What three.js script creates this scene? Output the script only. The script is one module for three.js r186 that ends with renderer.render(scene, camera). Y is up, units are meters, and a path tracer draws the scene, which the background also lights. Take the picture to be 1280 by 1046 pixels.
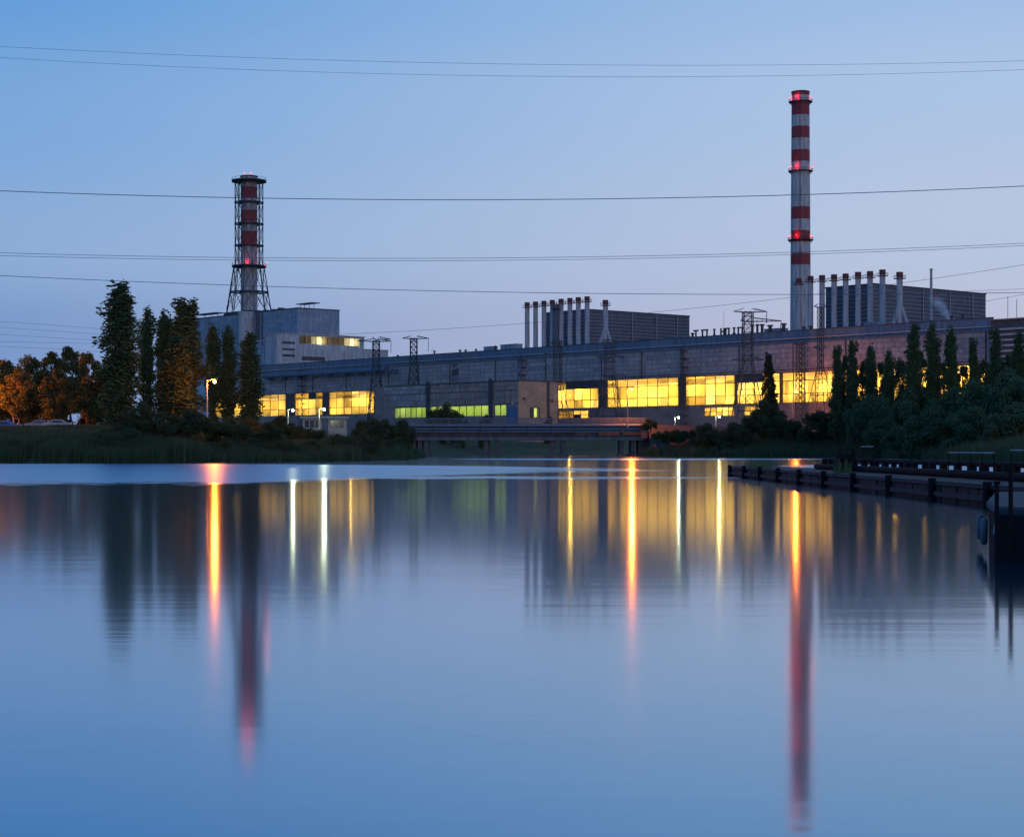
import * as THREE from 'three';
import { mergeGeometries } from 'three/addons/utils/BufferGeometryUtils.js';

// ------------------------------------------------------------------ camera, sky, sun, exposure
const F = 2300, CX = 640, HY = 563, EYE = 1.5;             // focal length in picture widths of 1280, horizon row, eye height (m)
const scene = new THREE.Scene();
const camera = new THREE.PerspectiveCamera(2 * Math.atan(523 / F) * 180 / Math.PI, 1280 / 1046, 0.5, 9000);
camera.position.set(0, EYE, 0);
camera.lookAt(0, EYE, -100);
camera.setViewOffset(1280, 1046, 0, -40, 1280, 1046);
scene.add(camera);

const lin = c => { c /= 255; return c <= 0.04045 ? c / 12.92 : Math.pow((c + 0.055) / 1.055, 2.4); };
const S = (r, g, b) => [lin(r), lin(g), lin(b)];
const mix3 = (a, b, t) => [a[0] + (b[0] - a[0]) * t, a[1] + (b[1] - a[1]) * t, a[2] + (b[2] - a[2]) * t];
const sm = (a, b, x) => { const t = Math.min(1, Math.max(0, (x - a) / (b - a))); return t * t * (3 - 2 * t); };
const ramp = (stops, e) => { let i = 0; while (i < stops.length - 2 && e > stops[i + 1][0]) i++; const [e0, c0] = stops[i], [e1, c1] = stops[i + 1]; return mix3(c0, c1, sm(e0, e1, e)); };
const SKY_AWAY = [[-1, S(110, 140, 190)], [3.5, S(114, 149, 200)], [6, S(136, 170, 214)], [10, S(118, 165, 218)], [14, S(92, 154, 216)], [30, S(76, 142, 214)], [90, S(58, 120, 205)]];
const SKY_GLOW = [[-1, S(192, 180, 204)], [3, S(188, 190, 214)], [7, S(182, 198, 224)], [11, S(172, 196, 229)], [14, S(158, 189, 228)], [30, S(104, 158, 220)], [90, S(58, 120, 205)]];
{
  const W = 1024, Hh = 512, data = new Float32Array(W * Hh * 4);
  for (let j = 0; j < Hh; j++) {
    const e = ((j + 0.5) / Hh - 0.5) * 180;
    for (let i = 0; i < W; i++) {
      const a = ((i + 0.5) / W - 0.5) * 2 * Math.PI;        // atan2(z, x)
      const az = Math.atan2(Math.cos(a), -Math.sin(a));     // 0 ahead, + to the right
      const d = Math.cos(az - 1.25);                        // the afterglow lies to the right
      const t = sm(-0.06, 0.58, d);
      const c = mix3(ramp(SKY_AWAY, Math.max(e, -0.9)), ramp(SKY_GLOW, Math.max(e, -0.9)), t);
      data.set([c[0], c[1], c[2], 1], (j * W + i) * 4);
    }
  }
  const sky = new THREE.DataTexture(data, W, Hh, THREE.RGBAFormat, THREE.FloatType);
  sky.mapping = THREE.EquirectangularReflectionMapping; sky.magFilter = THREE.LinearFilter; sky.needsUpdate = true;
  scene.background = sky; scene.environment = sky;
}
const sun = new THREE.DirectionalLight(new THREE.Color(1.0, 0.74, 0.72), 0.4);   // what is left of the sunset, low on the right
sun.position.set(120, 80, 0); sun.target.position.set(0, 0, -500);
sun.castShadow = true; sun.shadow.radius = 40; sun.shadow.mapSize.set(2048, 2048);
Object.assign(sun.shadow.camera, { left: -500, right: 500, top: 300, bottom: -300, near: 1, far: 2000 });
scene.add(sun, sun.target);

const renderer = new THREE.WebGLRenderer({ antialias: true });
renderer.toneMapping = THREE.LinearToneMapping; renderer.toneMappingExposure = 1.0;
renderer.shadowMap.enabled = true; renderer.shadowMap.type = THREE.PCFSoftShadowMap;

// ------------------------------------------------------------------ helpers
function rng(seed) { let a = seed >>> 0; return () => { a = (a + 0x6D2B79F5) | 0; let t = Math.imul(a ^ (a >>> 15), 1 | a); t = (t + Math.imul(t ^ (t >>> 7), 61 | t)) ^ t; return ((t ^ (t >>> 14)) >>> 0) / 4294967296; }; }
const V = (x, y, z) => new THREE.Vector3(x, y, z);
const X = (px, D) => (px - CX) / F * D;                      // metres to the right at distance D
const Y = (py, D) => EYE + (HY - py) / F * D;                // metres above the water at distance D
const P = (px, py, D) => V(X(px, D), Y(py, D), -D);
const taken = {};
function numbered(n) { const k = taken[n] = (taken[n] ?? -1) + 1; return k ? `${n}_${String(k).padStart(3, '0')}` : n; }
function tag(o, label, category, group, kind) { o.userData.label = label; if (category) o.userData.category = category; if (group) o.userData.group = group; if (kind) o.userData.kind = kind; return o; }
function thing(name, label, category, [x, y, z] = [0, 0, 0], turn = 0, group) { const o = new THREE.Group(); o.name = numbered(name); o.position.set(x, y, z); o.rotation.y = turn; scene.add(o); return tag(o, label, category, group); }
function mesh(name, geo, m, parent) {
  const g = Array.isArray(geo) ? (geo.length > 1 ? mergeGeometries(geo) : geo[0]) : geo;
  const o = new THREE.Mesh(g, m); o.castShadow = o.receiveShadow = true;
  o.name = parent ? name : numbered(name); (parent || scene).add(o); return o;
}
function dup(o, label, group) { const c = o.clone(); c.name = numbered(o.name.replace(/_\d{3}$/, '')); c.userData = { ...o.userData }; if (label) c.userData.label = label; if (group) c.userData.group = group; scene.add(c); return c; }
const box = (w, h, d, x = 0, y = 0, z = 0) => metric(new THREE.BoxGeometry(w, h, d).translate(x, y, z));
const span = (x0, x1, y0, y1, z0, z1) => box(x1 - x0, y1 - y0, z1 - z0, (x0 + x1) / 2, (y0 + y1) / 2, (z0 + z1) / 2);
function metric(g) {                                        // uv in metres, by the way each face points
  const p = g.attributes.position, n = g.attributes.normal, u = g.attributes.uv;
  for (let i = 0; i < p.count; i++) {
    const ax = Math.abs(n.getX(i)), ay = Math.abs(n.getY(i)), az = Math.abs(n.getZ(i));
    if (ay >= ax && ay >= az) u.setXY(i, p.getX(i), p.getZ(i)); else if (ax >= az) u.setXY(i, p.getZ(i), p.getY(i)); else u.setXY(i, p.getX(i), p.getY(i));
  }
  return g;
}
const UPV = V(0, 1, 0);
function bar(a, b, r, seg = 4, r2 = r) {
  const d = b.clone().sub(a), g = new THREE.CylinderGeometry(r2, r, d.length(), seg, 1);
  g.applyQuaternion(new THREE.Quaternion().setFromUnitVectors(UPV, d.normalize())); g.translate((a.x + b.x) / 2, (a.y + b.y) / 2, (a.z + b.z) / 2); return g;
}
const cyl = (r0, r1, y0, y1, x = 0, z = 0, seg = 28, open = false) => { const g = new THREE.CylinderGeometry(r1, r0, y1 - y0, seg, 1, open).translate(x, (y0 + y1) / 2, z), u = g.attributes.uv; for (let i = 0; i < u.count; i++) u.setXY(i, u.getX(i) * 6.28 * r0 + x, u.getY(i) * (y1 - y0)); return g; };
function ring(r0, r1, y0, y1, seg = 32) { return new THREE.LatheGeometry([new THREE.Vector2(r0, y0), new THREE.Vector2(r1, y0), new THREE.Vector2(r1, y1), new THREE.Vector2(r0, y1), new THREE.Vector2(r0, y0)], seg); }

// tileable value noise and the textures made of it
function noise2(seed, n) { const r = rng(seed), a = new Float32Array(n * n); for (let i = 0; i < a.length; i++) a[i] = r(); return (x, y) => { const xi = Math.floor(x), yi = Math.floor(y), fx = x - xi, fy = y - yi, u = fx * fx * (3 - 2 * fx), v = fy * fy * (3 - 2 * fy), q = (i, j) => a[(((j % n) + n) % n) * n + ((i % n) + n) % n]; return (q(xi, yi) * (1 - u) + q(xi + 1, yi) * u) * (1 - v) + (q(xi, yi + 1) * (1 - u) + q(xi + 1, yi + 1) * u) * v; }; }
function texture(size, fn, srgb, repX, repY = repX) {
  const d = new Uint8Array(size * size * 4);
  for (let j = 0; j < size; j++) for (let i = 0; i < size; i++) { const c = fn(i / size, j / size); d.set(Array.isArray(c) ? [...c.map(v => Math.max(0, Math.min(255, v * 255))), 255] : [c * 255, c * 255, c * 255, 255], (j * size + i) * 4); }
  const t = new THREE.DataTexture(d, size, size); t.wrapS = t.wrapT = THREE.RepeatWrapping; t.magFilter = THREE.LinearFilter; t.minFilter = THREE.LinearMipmapLinearFilter; t.generateMipmaps = true;
  if (srgb) t.colorSpace = THREE.SRGBColorSpace; t.repeat.set(1 / repX, 1 / repY); t.needsUpdate = true; return t;
}
const nA = noise2(11, 8), nB = noise2(12, 32), nC = noise2(13, 128);
const mottle = texture(512, (u, v) => 0.72 + 0.12 * nA(u * 8, v * 8) + 0.09 * nB(u * 32, v * 32) + 0.07 * nC(u * 128, v * 128), true, 23, 19);
const streaky = texture(512, (u, v) => { const s = nB(u * 32, v * 3), q = nC(u * 128, v * 9); return 0.62 + 0.2 * s + 0.1 * q + 0.08 * nC(u * 90, v * 128); }, true, 31, 13);   // rain-washed dirt with an outline of its own
const grain = texture(256, (u, v) => 0.5 * nB(u * 32, v * 32) + 0.5 * nC(u * 128, v * 128), false, 5);
const C = (r, g, b) => new THREE.Color().setRGB(r, g, b);
const mat = (c, roughness = 0.85, o = {}) => new THREE.MeshStandardMaterial({ color: C(...c), roughness, metalness: 0, ...o });
const lamp = (c, k) => new THREE.MeshStandardMaterial({ color: C(0.6, 0.6, 0.6), emissive: C(...c), emissiveIntensity: k, roughness: 0.4 });

// ------------------------------------------------------------------ ground and water
const lake = [[-700, -90], [-700, 210], [-300, 214], [X(-250, 226), 226], [X(0, 230), 230], [X(130, 229), 229], [X(250, 233), 233], [X(330, 243), 243], [X(400, 256), 256], [X(455, 276), 276], [X(495, 310), 310], [X(520, 390), 390],
  [X(523, 480), 480], [X(540, 560), 560], [X(640, 580), 580], [X(740, 565), 565], [X(790, 500), 500], [X(815, 462), 462], [X(870, 446), 446], [X(940, 434), 434], [X(1010, 424), 424], [X(1090, 398), 398], [X(1160, 330), 330], [X(1230, 252), 252], [X(1300, 200), 200], [95, 140], [140, 60], [200, -90]];
function shore(x, d) {                                      // metres from the shore line, + on land
  let best = 1e9, inside = false;
  for (let i = 0, j = lake.length - 1; i < lake.length; j = i++) {
    const [x0, y0] = lake[j], [x1, y1] = lake[i], dx = x1 - x0, dy = y1 - y0, t = Math.max(0, Math.min(1, ((x - x0) * dx + (d - y0) * dy) / (dx * dx + dy * dy)));
    best = Math.min(best, (x - x0 - t * dx) ** 2 + (d - y0 - t * dy) ** 2);
    if ((y1 > d) !== (y0 > d) && x < (x0 - x1) * (d - y1) / (y0 - y1) + x1) inside = !inside;
  }
  return (inside ? -1 : 1) * Math.sqrt(best);
}
const nG = noise2(21, 64);
function groundY(x, d) {
  const s = shore(x, d), wob = (nG(x / 9 + 100, d / 9 + 100) - 0.5) * 0.7 + (nG(x / 3 + 7, d / 3 + 50) - 0.5) * 0.25;
  return s < 0 ? Math.max(-2, 0.14 * s) - 0.05 : Math.min(4.6, 0.05 + 0.17 * s) + wob * sm(0, 12, s);
}
{
  const line = (stops) => { const a = []; for (let k = 0; k < stops.length - 1; k++) { const [x0, n] = stops[k], x1 = stops[k + 1][0]; for (let i = 0; i < n; i++) a.push(x0 + (x1 - x0) * i / n); } a.push(stops[stops.length - 1][0]); return a; };
  const xs = line([[-7000, 8], [-800, 16], [-160, 92], [210, 14], [900, 8], [7000]]), ds = line([[-400, 8], [120, 10], [195, 110], [620, 16], [1300, 8], [8500]]);
  const pos = [], uv = [], idx = [];
  for (const d of ds) for (const x of xs) { pos.push(x, groundY(x, d), -d); uv.push(x, d); }
  for (let j = 0; j < ds.length - 1; j++) for (let i = 0; i < xs.length - 1; i++) { const a = j * xs.length + i, b = a + xs.length; idx.push(a, a + 1, b, b, a + 1, b + 1); }
  const g = new THREE.BufferGeometry(); g.setAttribute('position', new THREE.Float32BufferAttribute(pos, 3)); g.setAttribute('uv', new THREE.Float32BufferAttribute(uv, 2)); g.setIndex(idx); g.computeVertexNormals();
  const soil = texture(512, (u, v) => { const t = 0.5 * nA(u * 8, v * 8) + 0.3 * nB(u * 32, v * 32) + 0.2 * nC(u * 128, v * 128); return [0.15 + 0.14 * t, 0.2 + 0.11 * t, 0.1 + 0.09 * t]; }, true, 37);
  tag(mesh('ground', g, new THREE.MeshStandardMaterial({ map: soil, roughness: 1, bumpMap: grain, bumpScale: 0.15 })), 'grassy river bank and power station yard', 'ground', null, 'structure');
}
const ripple = texture(512, (u, v) => 0.6 * nB(u * 8, v * 32) + 0.4 * nC(u * 40, v * 128), false, 46, 16);
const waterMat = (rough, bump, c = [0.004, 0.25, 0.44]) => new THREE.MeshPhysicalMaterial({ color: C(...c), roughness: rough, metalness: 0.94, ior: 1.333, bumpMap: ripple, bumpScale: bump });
{
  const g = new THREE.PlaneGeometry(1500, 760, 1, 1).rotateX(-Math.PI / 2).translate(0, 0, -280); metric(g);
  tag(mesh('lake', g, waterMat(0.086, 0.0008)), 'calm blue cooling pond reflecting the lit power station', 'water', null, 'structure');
  // streaks of water that the wind ruffles, each with a ragged outline; the wind dies away towards their edges
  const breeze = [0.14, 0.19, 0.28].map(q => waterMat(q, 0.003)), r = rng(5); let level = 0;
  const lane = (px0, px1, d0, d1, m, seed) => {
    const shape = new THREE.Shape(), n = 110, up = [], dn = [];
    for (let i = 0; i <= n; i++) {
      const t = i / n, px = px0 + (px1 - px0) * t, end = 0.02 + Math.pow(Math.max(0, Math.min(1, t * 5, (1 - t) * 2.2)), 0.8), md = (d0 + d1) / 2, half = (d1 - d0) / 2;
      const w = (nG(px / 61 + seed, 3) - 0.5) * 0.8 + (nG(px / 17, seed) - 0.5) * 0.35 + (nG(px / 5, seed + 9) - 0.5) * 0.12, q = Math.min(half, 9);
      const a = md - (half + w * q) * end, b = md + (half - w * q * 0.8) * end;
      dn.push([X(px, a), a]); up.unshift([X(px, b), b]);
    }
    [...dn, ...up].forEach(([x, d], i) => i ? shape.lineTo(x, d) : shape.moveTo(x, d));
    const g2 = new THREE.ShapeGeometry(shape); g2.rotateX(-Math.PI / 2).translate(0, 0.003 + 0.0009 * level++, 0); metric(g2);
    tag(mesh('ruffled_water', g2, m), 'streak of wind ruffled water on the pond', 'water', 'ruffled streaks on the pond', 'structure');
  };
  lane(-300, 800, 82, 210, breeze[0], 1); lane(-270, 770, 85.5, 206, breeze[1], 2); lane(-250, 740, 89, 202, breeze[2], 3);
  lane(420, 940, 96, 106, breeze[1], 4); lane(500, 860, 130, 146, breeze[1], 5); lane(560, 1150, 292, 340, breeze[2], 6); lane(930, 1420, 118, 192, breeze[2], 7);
}

// ------------------------------------------------------------------ the power station: every block is turned alike
const TURN = -50 * Math.PI / 180, CO = Math.cos(50 * Math.PI / 180), SI = Math.sin(50 * Math.PI / 180);
function frame(px, D, y0) {                                 // a block's origin and what lies on its faces
  const x = X(px, D);
  return {
    x, D, y0, at: [x, y0, -D],
    front(p, z = 0) { const k = (p - CX) / F, s = (k * (D - z * CO) - x + z * SI) / (CO + k * SI); return [s, D - s * SI - z * CO]; },
    side(p, s = 0) { const k = (p - CX) / F, z = (x + s * CO - k * (D - s * SI)) / (SI - k * CO); return [z, D - s * SI - z * CO]; },
    y(py, d) { return Y(py, d) - y0; }, world(s, y, z) { return [x + s * CO - z * SI, y0 + y, -(D - s * SI - z * CO)]; },
  };
}
const M = {
  concrete: [[0.4, 0.4, 0.43], [0.43, 0.42, 0.44], [0.35, 0.37, 0.41], [0.44, 0.43, 0.45], [0.38, 0.37, 0.39], [0.33, 0.33, 0.36]].map(c => mat(c, 0.9, { map: streaky })),
  tanPanel: [[0.36, 0.3, 0.28], [0.33, 0.28, 0.27], [0.39, 0.32, 0.29]].map(c => mat(c, 0.9, { map: streaky })),
  tan: mat([0.42, 0.33, 0.26], 0.92, { map: mottle }), wall: mat([0.2, 0.21, 0.24], 0.9, { map: streaky }), lowWall: mat([0.26, 0.22, 0.21], 0.9, { map: mottle }),
  sheet: [[0.11, 0.19, 0.3], [0.13, 0.21, 0.31], [0.1, 0.17, 0.28], [0.15, 0.2, 0.27]].map(c => mat(c, 0.55, { map: streaky })),
  pier: mat([0.1, 0.09, 0.1], 0.9, { map: mottle }), mullion: mat([0.05, 0.035, 0.025], 0.7), dark: mat([0.035, 0.04, 0.05], 0.7), steel: mat([0.05, 0.055, 0.065], 0.55, { metalness: 0.4 }),
  clad: [[0.07, 0.095, 0.15], [0.08, 0.1, 0.15], [0.06, 0.085, 0.13], [0.095, 0.1, 0.14]].map(c => mat(c, 0.6, { map: mottle })), cladBack: mat([0.3, 0.27, 0.3], 0.8),
  grey: [[0.29, 0.38, 0.5], [0.32, 0.4, 0.51], [0.27, 0.35, 0.47]].map(c => mat(c, 0.75, { map: streaky })), greyBack: mat([0.29, 0.37, 0.48], 0.8),
  white: mat([0.56, 0.56, 0.57], 0.7, { map: streaky }), offWhite: mat([0.55, 0.57, 0.6], 0.8, { map: streaky }), red: mat([0.36, 0.03, 0.04], 0.65, { map: streaky }), cap: mat([0.12, 0.025, 0.028], 0.7),
  stack: mat([0.5, 0.5, 0.53], 0.7, { map: streaky }), darkStack: mat([0.12, 0.15, 0.2], 0.7, { map: streaky }), tar: new THREE.MeshPhysicalMaterial({ color: C(0.008, 0.009, 0.011), roughness: 0.95, specularIntensity: 0.25 }), blueDoor: mat([0.05, 0.1, 0.22], 0.6), interior: mat([0.6, 0.52, 0.36], 0.9), glassDark: mat([0.03, 0.035, 0.045], 0.15),
};
const pane = (c, t = 0.62) => new THREE.MeshPhysicalMaterial({ color: C(...c), transmission: t, roughness: 1, thickness: 0, ior: 1.3, specularIntensity: 0.3, side: THREE.DoubleSide });
const PANES = [[0.92, 0.78, 0.38], [0.84, 0.68, 0.28], [0.95, 0.84, 0.5], [0.72, 0.56, 0.22], [0.9, 0.75, 0.34], [0.8, 0.68, 0.32]].map(c => pane(c));
const CLEAR = [[0.9, 0.8, 0.4], [0.6, 0.5, 0.25]].map(c => { const m = pane(c, 0.85); m.roughness = 0.55; return m; });
const GREEN = [[0.62, 0.8, 0.22], [0.68, 0.84, 0.28], [0.56, 0.74, 0.18]].map(c => pane(c));
const BULB = { warm: lamp([1, 0.72, 0.2], 40), sodium: lamp([1, 0.3, 0.04], 60), white: lamp([0.9, 1, 0.6], 60), red: lamp([1, 0.005, 0.02], 9), pale: lamp([1, 0.86, 0.5], 60) };
const TINT = { warm: C(1, 0.68, 0.17), sodium: C(1, 0.19, 0.015), white: C(0.92, 1, 0.62), red: C(1, 0.01, 0.03), pale: C(1, 0.86, 0.5), green: C(0.95, 1, 0.42) };
const bulbGeo = new THREE.SphereGeometry(0.22, 12, 8);
function bulb(name, kind, I, pos, parent, size = 1, soft = 10, tint = kind) {
  const b = mesh(name, bulbGeo, BULB[kind], parent); b.position.copy(pos); b.scale.setScalar(size);
  const l = new THREE.PointLight(TINT[tint], I, 0, 2); l.castShadow = true; l.shadow.radius = soft; l.position.copy(pos); parent.add(l); return b;
}
const paneGeos = {};
const paneGeo = (w, h) => { const k = w.toFixed(2) + 'x' + h.toFixed(2); return paneGeos[k] ||= new THREE.PlaneGeometry(w, h); };

/* a glazed opening in a wall that faces +z: panes one by one in a dark grid; holes lists [column, row] left dark */
const rw = rng(77);
function glazing(parent, x0, x1, y0, y1, z, cols, rows, mats, holes = []) {
  const w = new THREE.Group(); w.name = 'window'; parent.add(w);
  const cw = (x1 - x0) / cols, bars = [], t = 0.21; let yy = y1;
  for (let c = 0; c <= cols; c++) bars.push(span(x0 + c * cw - t / 2, x0 + c * cw + t / 2, y0, y1, z - 0.1, z + 0.12));
  rows.forEach((f, k) => {
    const h = (y1 - y0) * f, yb = yy - h;
    if (k) bars.push(span(x0, x1, yy - t / 2, yy + t / 2, z - 0.08, z + 0.1));
    for (let c = 0; c < cols; c++) {
      const hole = holes.some(([a, b]) => a === c && b === k), p = mesh(hole ? 'blind_panel' : 'pane', paneGeo(cw - t, h - t), hole || (mats === PANES && rw() < 0.025) ? M.dark : mats === PANES && rw() < 0.36 ? CLEAR[Math.floor(rw() * 2)] : mats[Math.floor(rw() * mats.length)], w);
      p.position.set(x0 + (c + 0.5) * cw, (yy + yb) / 2, z - 0.02 - rw() * 0.03);
    }
    yy = yb;
  });
  bars.push(span(x0 - t, x1 + t, y1 - t / 2, y1 + t, z - 0.1, z + 0.14), span(x0 - t, x1 + t, y0 - t, y0 + t / 2, z - 0.1, z + 0.14));
  mesh('mullions', bars, M.mullion, w);
  return w;
}
/* panels laid one by one on a wall that faces +z */
function panels(parent, name, x0, x1, y0, y1, z, w, h, mats, rand, gap = 0.07, skip) {
  const nx = Math.max(1, Math.round((x1 - x0) / w)), ny = Math.max(1, Math.round((y1 - y0) / h)), pw = (x1 - x0) / nx, ph = (y1 - y0) / ny, geos = Array.from({ length: 7 }, () => { const g = metric(new THREE.BoxGeometry(pw - gap, ph - gap, 0.14)), u = g.attributes.uv, a = rand() * 31, b = rand() * 13; for (let i = 0; i < u.count; i++) u.setXY(i, u.getX(i) + a, u.getY(i) + b); return g; });
  for (let j = 0; j < ny; j++) for (let i = 0; i < nx; i++) {
    const cx = x0 + (i + 0.5) * pw, cy = y0 + (j + 0.5) * ph; if (skip && skip(cx, cy)) continue;
    mesh(name, geos[Math.floor(rand() * 7)], mats[Math.floor(rand() * mats.length)], parent).position.set(cx, cy, z + rand() * 0.03);
  }
}

// ---- turbine hall
const HF = frame(1000, 600, 4.4);
{
  const h = thing('turbine_hall', 'long grey panelled turbine hall with rows of tall glowing yellow windows', 'power station', HF.at, TURN);
  const xl = HF.front(262)[0], xr = HF.front(1238)[0], yb = HF.y(503, 600), yt = HF.y(465, 600), yw = HF.y(428, 600), yp = HF.y(412.5, 600), R = rng(3);
  mesh('lower_wall', [span(xl, xr, -6, yb - 3.9, -0.7, 0), span(xl, xr, yb - 0.8, yb, -0.7, 0)], M.lowWall, h);
  mesh('upper_wall', span(xl, xr, yt, yw, -0.7, 0), M.wall, h);
  mesh('end_wall', span(xl, xl + 0.6, -6, yw, -40, -0.7), M.concrete[1], h); mesh('end_wall', span(xr - 0.6, xr, -6, yw, -40, -0.7), M.concrete[1], h);
  mesh('rear_wall', span(xl, xr, -6, yw, -40.6, -40), M.wall, h);
  mesh('roof', span(xl, xr, yw + 0.02, yw + 0.4, -40.6, -0.6), M.sheet[2], h);
  mesh('interior_wall', [span(xl + 0.6, xr - 0.6, yb - 4.6, yt + 0.5, -13, -12.6)], M.interior, h);
  mesh('interior_floor', span(xl + 0.6, xr - 0.6, yb - 5, yb - 4.6, -13, -0.75), M.interior, h);
  mesh('interior_ceiling', span(xl + 0.6, xr - 0.6, yt + 0.5, yt + 0.8, -13, -0.75), M.interior, h);
  for (let x = xl + 8; x < xr; x += 11.5) mesh('interior_column', span(x - 0.45, x + 0.45, yb - 4.6, yt + 0.5, -3.2, -2.3), M.pier, h);
  mesh('crane_rail', span(xl + 1, xr - 1, yb + 7.4, yb + 8.3, -2.2, -1.7), M.pier, h);
  for (let x = xl + 15; x < xr - 10; x += 19 + R() * 22) mesh('turbine_casing', [new THREE.CylinderGeometry(2.6, 2.6, 8 + R() * 4, 20).rotateZ(Math.PI / 2).translate(x, yb - 0.5, -9), span(x - 3, x + 3, yb - 4.6, yb - 0.5, -11, -7.4)], M.sheet[3], h);
  const bays = [[268, 312, 4, []], [318, 357, 4, []], [368, 403, 4, [2]], [411, 467.5, 6, []], [697, 748, 5, [1, 2, 3, 4]], [759, 848, 7, []], [857, 919, 5, []], [921, 975, 5, [0, 1, 2]], [978, 1048, 5, []], [1056, 1138, 6, []], [1146, 1232, 6, []]];
  const edges = [xl];
  for (const [p0, p1, n, ho] of bays) {
    const x0 = HF.front(p0)[0], x1 = HF.front(p1)[0];
    glazing(h, x0, x1, yb, yt, -0.25, n, [0.27, 0.43, 0.3], PANES, ho.map(c => [c, 0]));
    edges.push(x0, x1);
    const nl = Math.max(2, Math.round((x1 - x0) / 7));
    for (let i = 0; i < nl; i++) { const x = x0 + (i + 0.3 + 0.4 * R()) * (x1 - x0) / nl; bulb('hall_lamp', 'warm', (p0 < 480 ? 140 : 260) * (0.7 + 0.6 * R()), V(x, yb + 1.8 + R() * 6, -3 - R() * 3.6), h, 0.7, 6); }
  }
  edges.push(xr);
  for (let i = 0; i < edges.length; i += 2) if (edges[i + 1] - edges[i] > 0.2) mesh('pier', span(edges[i], edges[i + 1], yb, yt, -0.7, 0.12), M.pier, h);
  // the strip below the great windows: lit in places, blind elsewhere
  const lows = [[698, 735, 4], [880, 918, 5], [930, 952, 3]], le = [xl];
  for (const [p0, p1, n] of lows) { const x0 = HF.front(p0)[0], x1 = HF.front(p1)[0]; glazing(h, x0, x1, yb - 3.9, yb - 0.8, -0.25, n, [0.5, 0.5], PANES); le.push(x0, x1); bulb('hall_lamp', 'warm', 30, V((x0 + x1) / 2, yb - 2.4, -3.4), h, 0.7, 6); }
  le.push(xr);
  for (let i = 0; i < le.length; i += 2) mesh('lower_wall', span(le[i], le[i + 1], yb - 3.9, yb - 0.8, -0.7, 0), M.lowWall, h);
  // upper wall panels: one by one
  panels(h, 'wall_panel', xl, xr, yt + 0.25, yw - 0.1, 0.08, 9.1, 1.58, M.concrete, R, 0.1);
  // blue sheet parapet above the wall, its coping and a pipe along its foot
  panels(h, 'parapet_sheet', xl, xr, yw + 0.42, yp, -1.2, 12, yp - yw, M.sheet, R, 0.05);
  mesh('parapet_wall', span(xl, xr, yw + 0.4, yp - 0.05, -1.9, -1.3), M.sheet[2], h);
  mesh('coping', span(xl - 0.2, xr + 0.2, yw - 0.08, yw + 0.28, -1, 0.45), M.sheet[3], h);
  mesh('parapet_coping', span(xl, xr, yp, yp + 0.22, -2, -1), M.dark, h);
  mesh('roof_pipe', bar(V(xl + 4, yw + 1.5, -0.72), V(xr, yw + 1.5, -0.72), 0.22, 8), M.offWhite, h);
  for (let x = xl + 6; x < xr; x += 18 + R() * 14) mesh('downpipe', bar(V(x, yt, 0.42), V(x, yw + 0.2, 0.42), 0.16, 6), M.dark, h);
  // things that stick up from the roof
  const up = (px, py, w, hgt) => { const [x] = HF.front(px, -3); const d = HF.front(px, -3)[1], top = Math.max(yp + 0.9, HF.y(py, d)); mesh('roof_vent', [cyl(w, w, yw + 0.4, top - 0.5, x, -3, 8), cyl(w * 1.9, w * 1.5, top - 0.5, top, x, -3, 8)], M.dark, h); };
  for (const [px, py, w] of [[497, 444, .3], [543, 438, .3], [575, 437, .35], [582, 437, .35], [595, 436, .3], [619, 432, .35], [866, 416, .4], [941, 406, .4], [947, 405, .4], [953, 405, .5], [963, 406, .6], [980, 404, .6], [1005, 408, .4], [1014, 407, .4], [1190, 394, .4], [1204, 392, .4]]) up(px, py, w);
  for (const [p0, p1, py] of [[606, 616, 434], [627, 647, 431.5], [845, 857, 421], [957, 979, 412], [1082, 1098, 404], [1150, 1172, 402]]) { const [x0, d] = HF.front(p0, -4), [x1] = HF.front(p1, -4); mesh('roof_plant_box', [span(x0, x1, yw + 0.4, Math.max(HF.y(py, d), yp + 0.4), -6.5, -3.4), span(x0 - 0.2, x1 + 0.2, Math.max(HF.y(py, d), yp + 0.4), Math.max(HF.y(py, d), yp + 0.4) + 0.2, -6.7, -3.2)], M.grey[0], h); }
  for (const [px, w] of [[377, 3.4], [652, 2.2], [855, 1.6]]) {   // outside stairs: flights that zigzag between landings
    const [x] = HF.front(px, 1.2), g = []; for (let y = yb - 9, k = 0; y < yw; y += 2.8, k++) g.push(bar(V(x - w / 2, k % 2 ? y + 2.8 : y, 1.5), V(x + w / 2, k % 2 ? y : y + 2.8, 1.5), 0.16), span(x - w / 2 - 0.3, x + w / 2 + 0.3, y - 0.08, y + 0.08, 0.3, 2.2)); for (const a of [-1, 1]) g.push(bar(V(x + a * w / 2, -4, 2.1), V(x + a * w / 2, yw + 1, 2.1), 0.13)); mesh('outside_stair', g, M.dark, h);
  }
  { const [x0] = HF.front(330, 3), [x1] = HF.front(482, 3); mesh('overhead_duct', [bar(V(x0, yw - 1.4, 3), V(x1, yw - 1.4, 3), 1.05, 12), ...Array.from({ length: 9 }, (_, k) => span(x0 + k * 12 + 3, x0 + k * 12 + 3.5, yw - 3.1, yw - 1.2, 0.2, 4.2))], M.sheet[2], h); }
  { const [x0] = HF.front(760, 0.6), [x1] = HF.front(1230, 0.6); mesh('cable_tray', [bar(V(x0, yt + 0.9, 0.5), V(x1, yt + 0.9, 0.5), 0.12, 5)], M.dark, h); }
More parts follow.
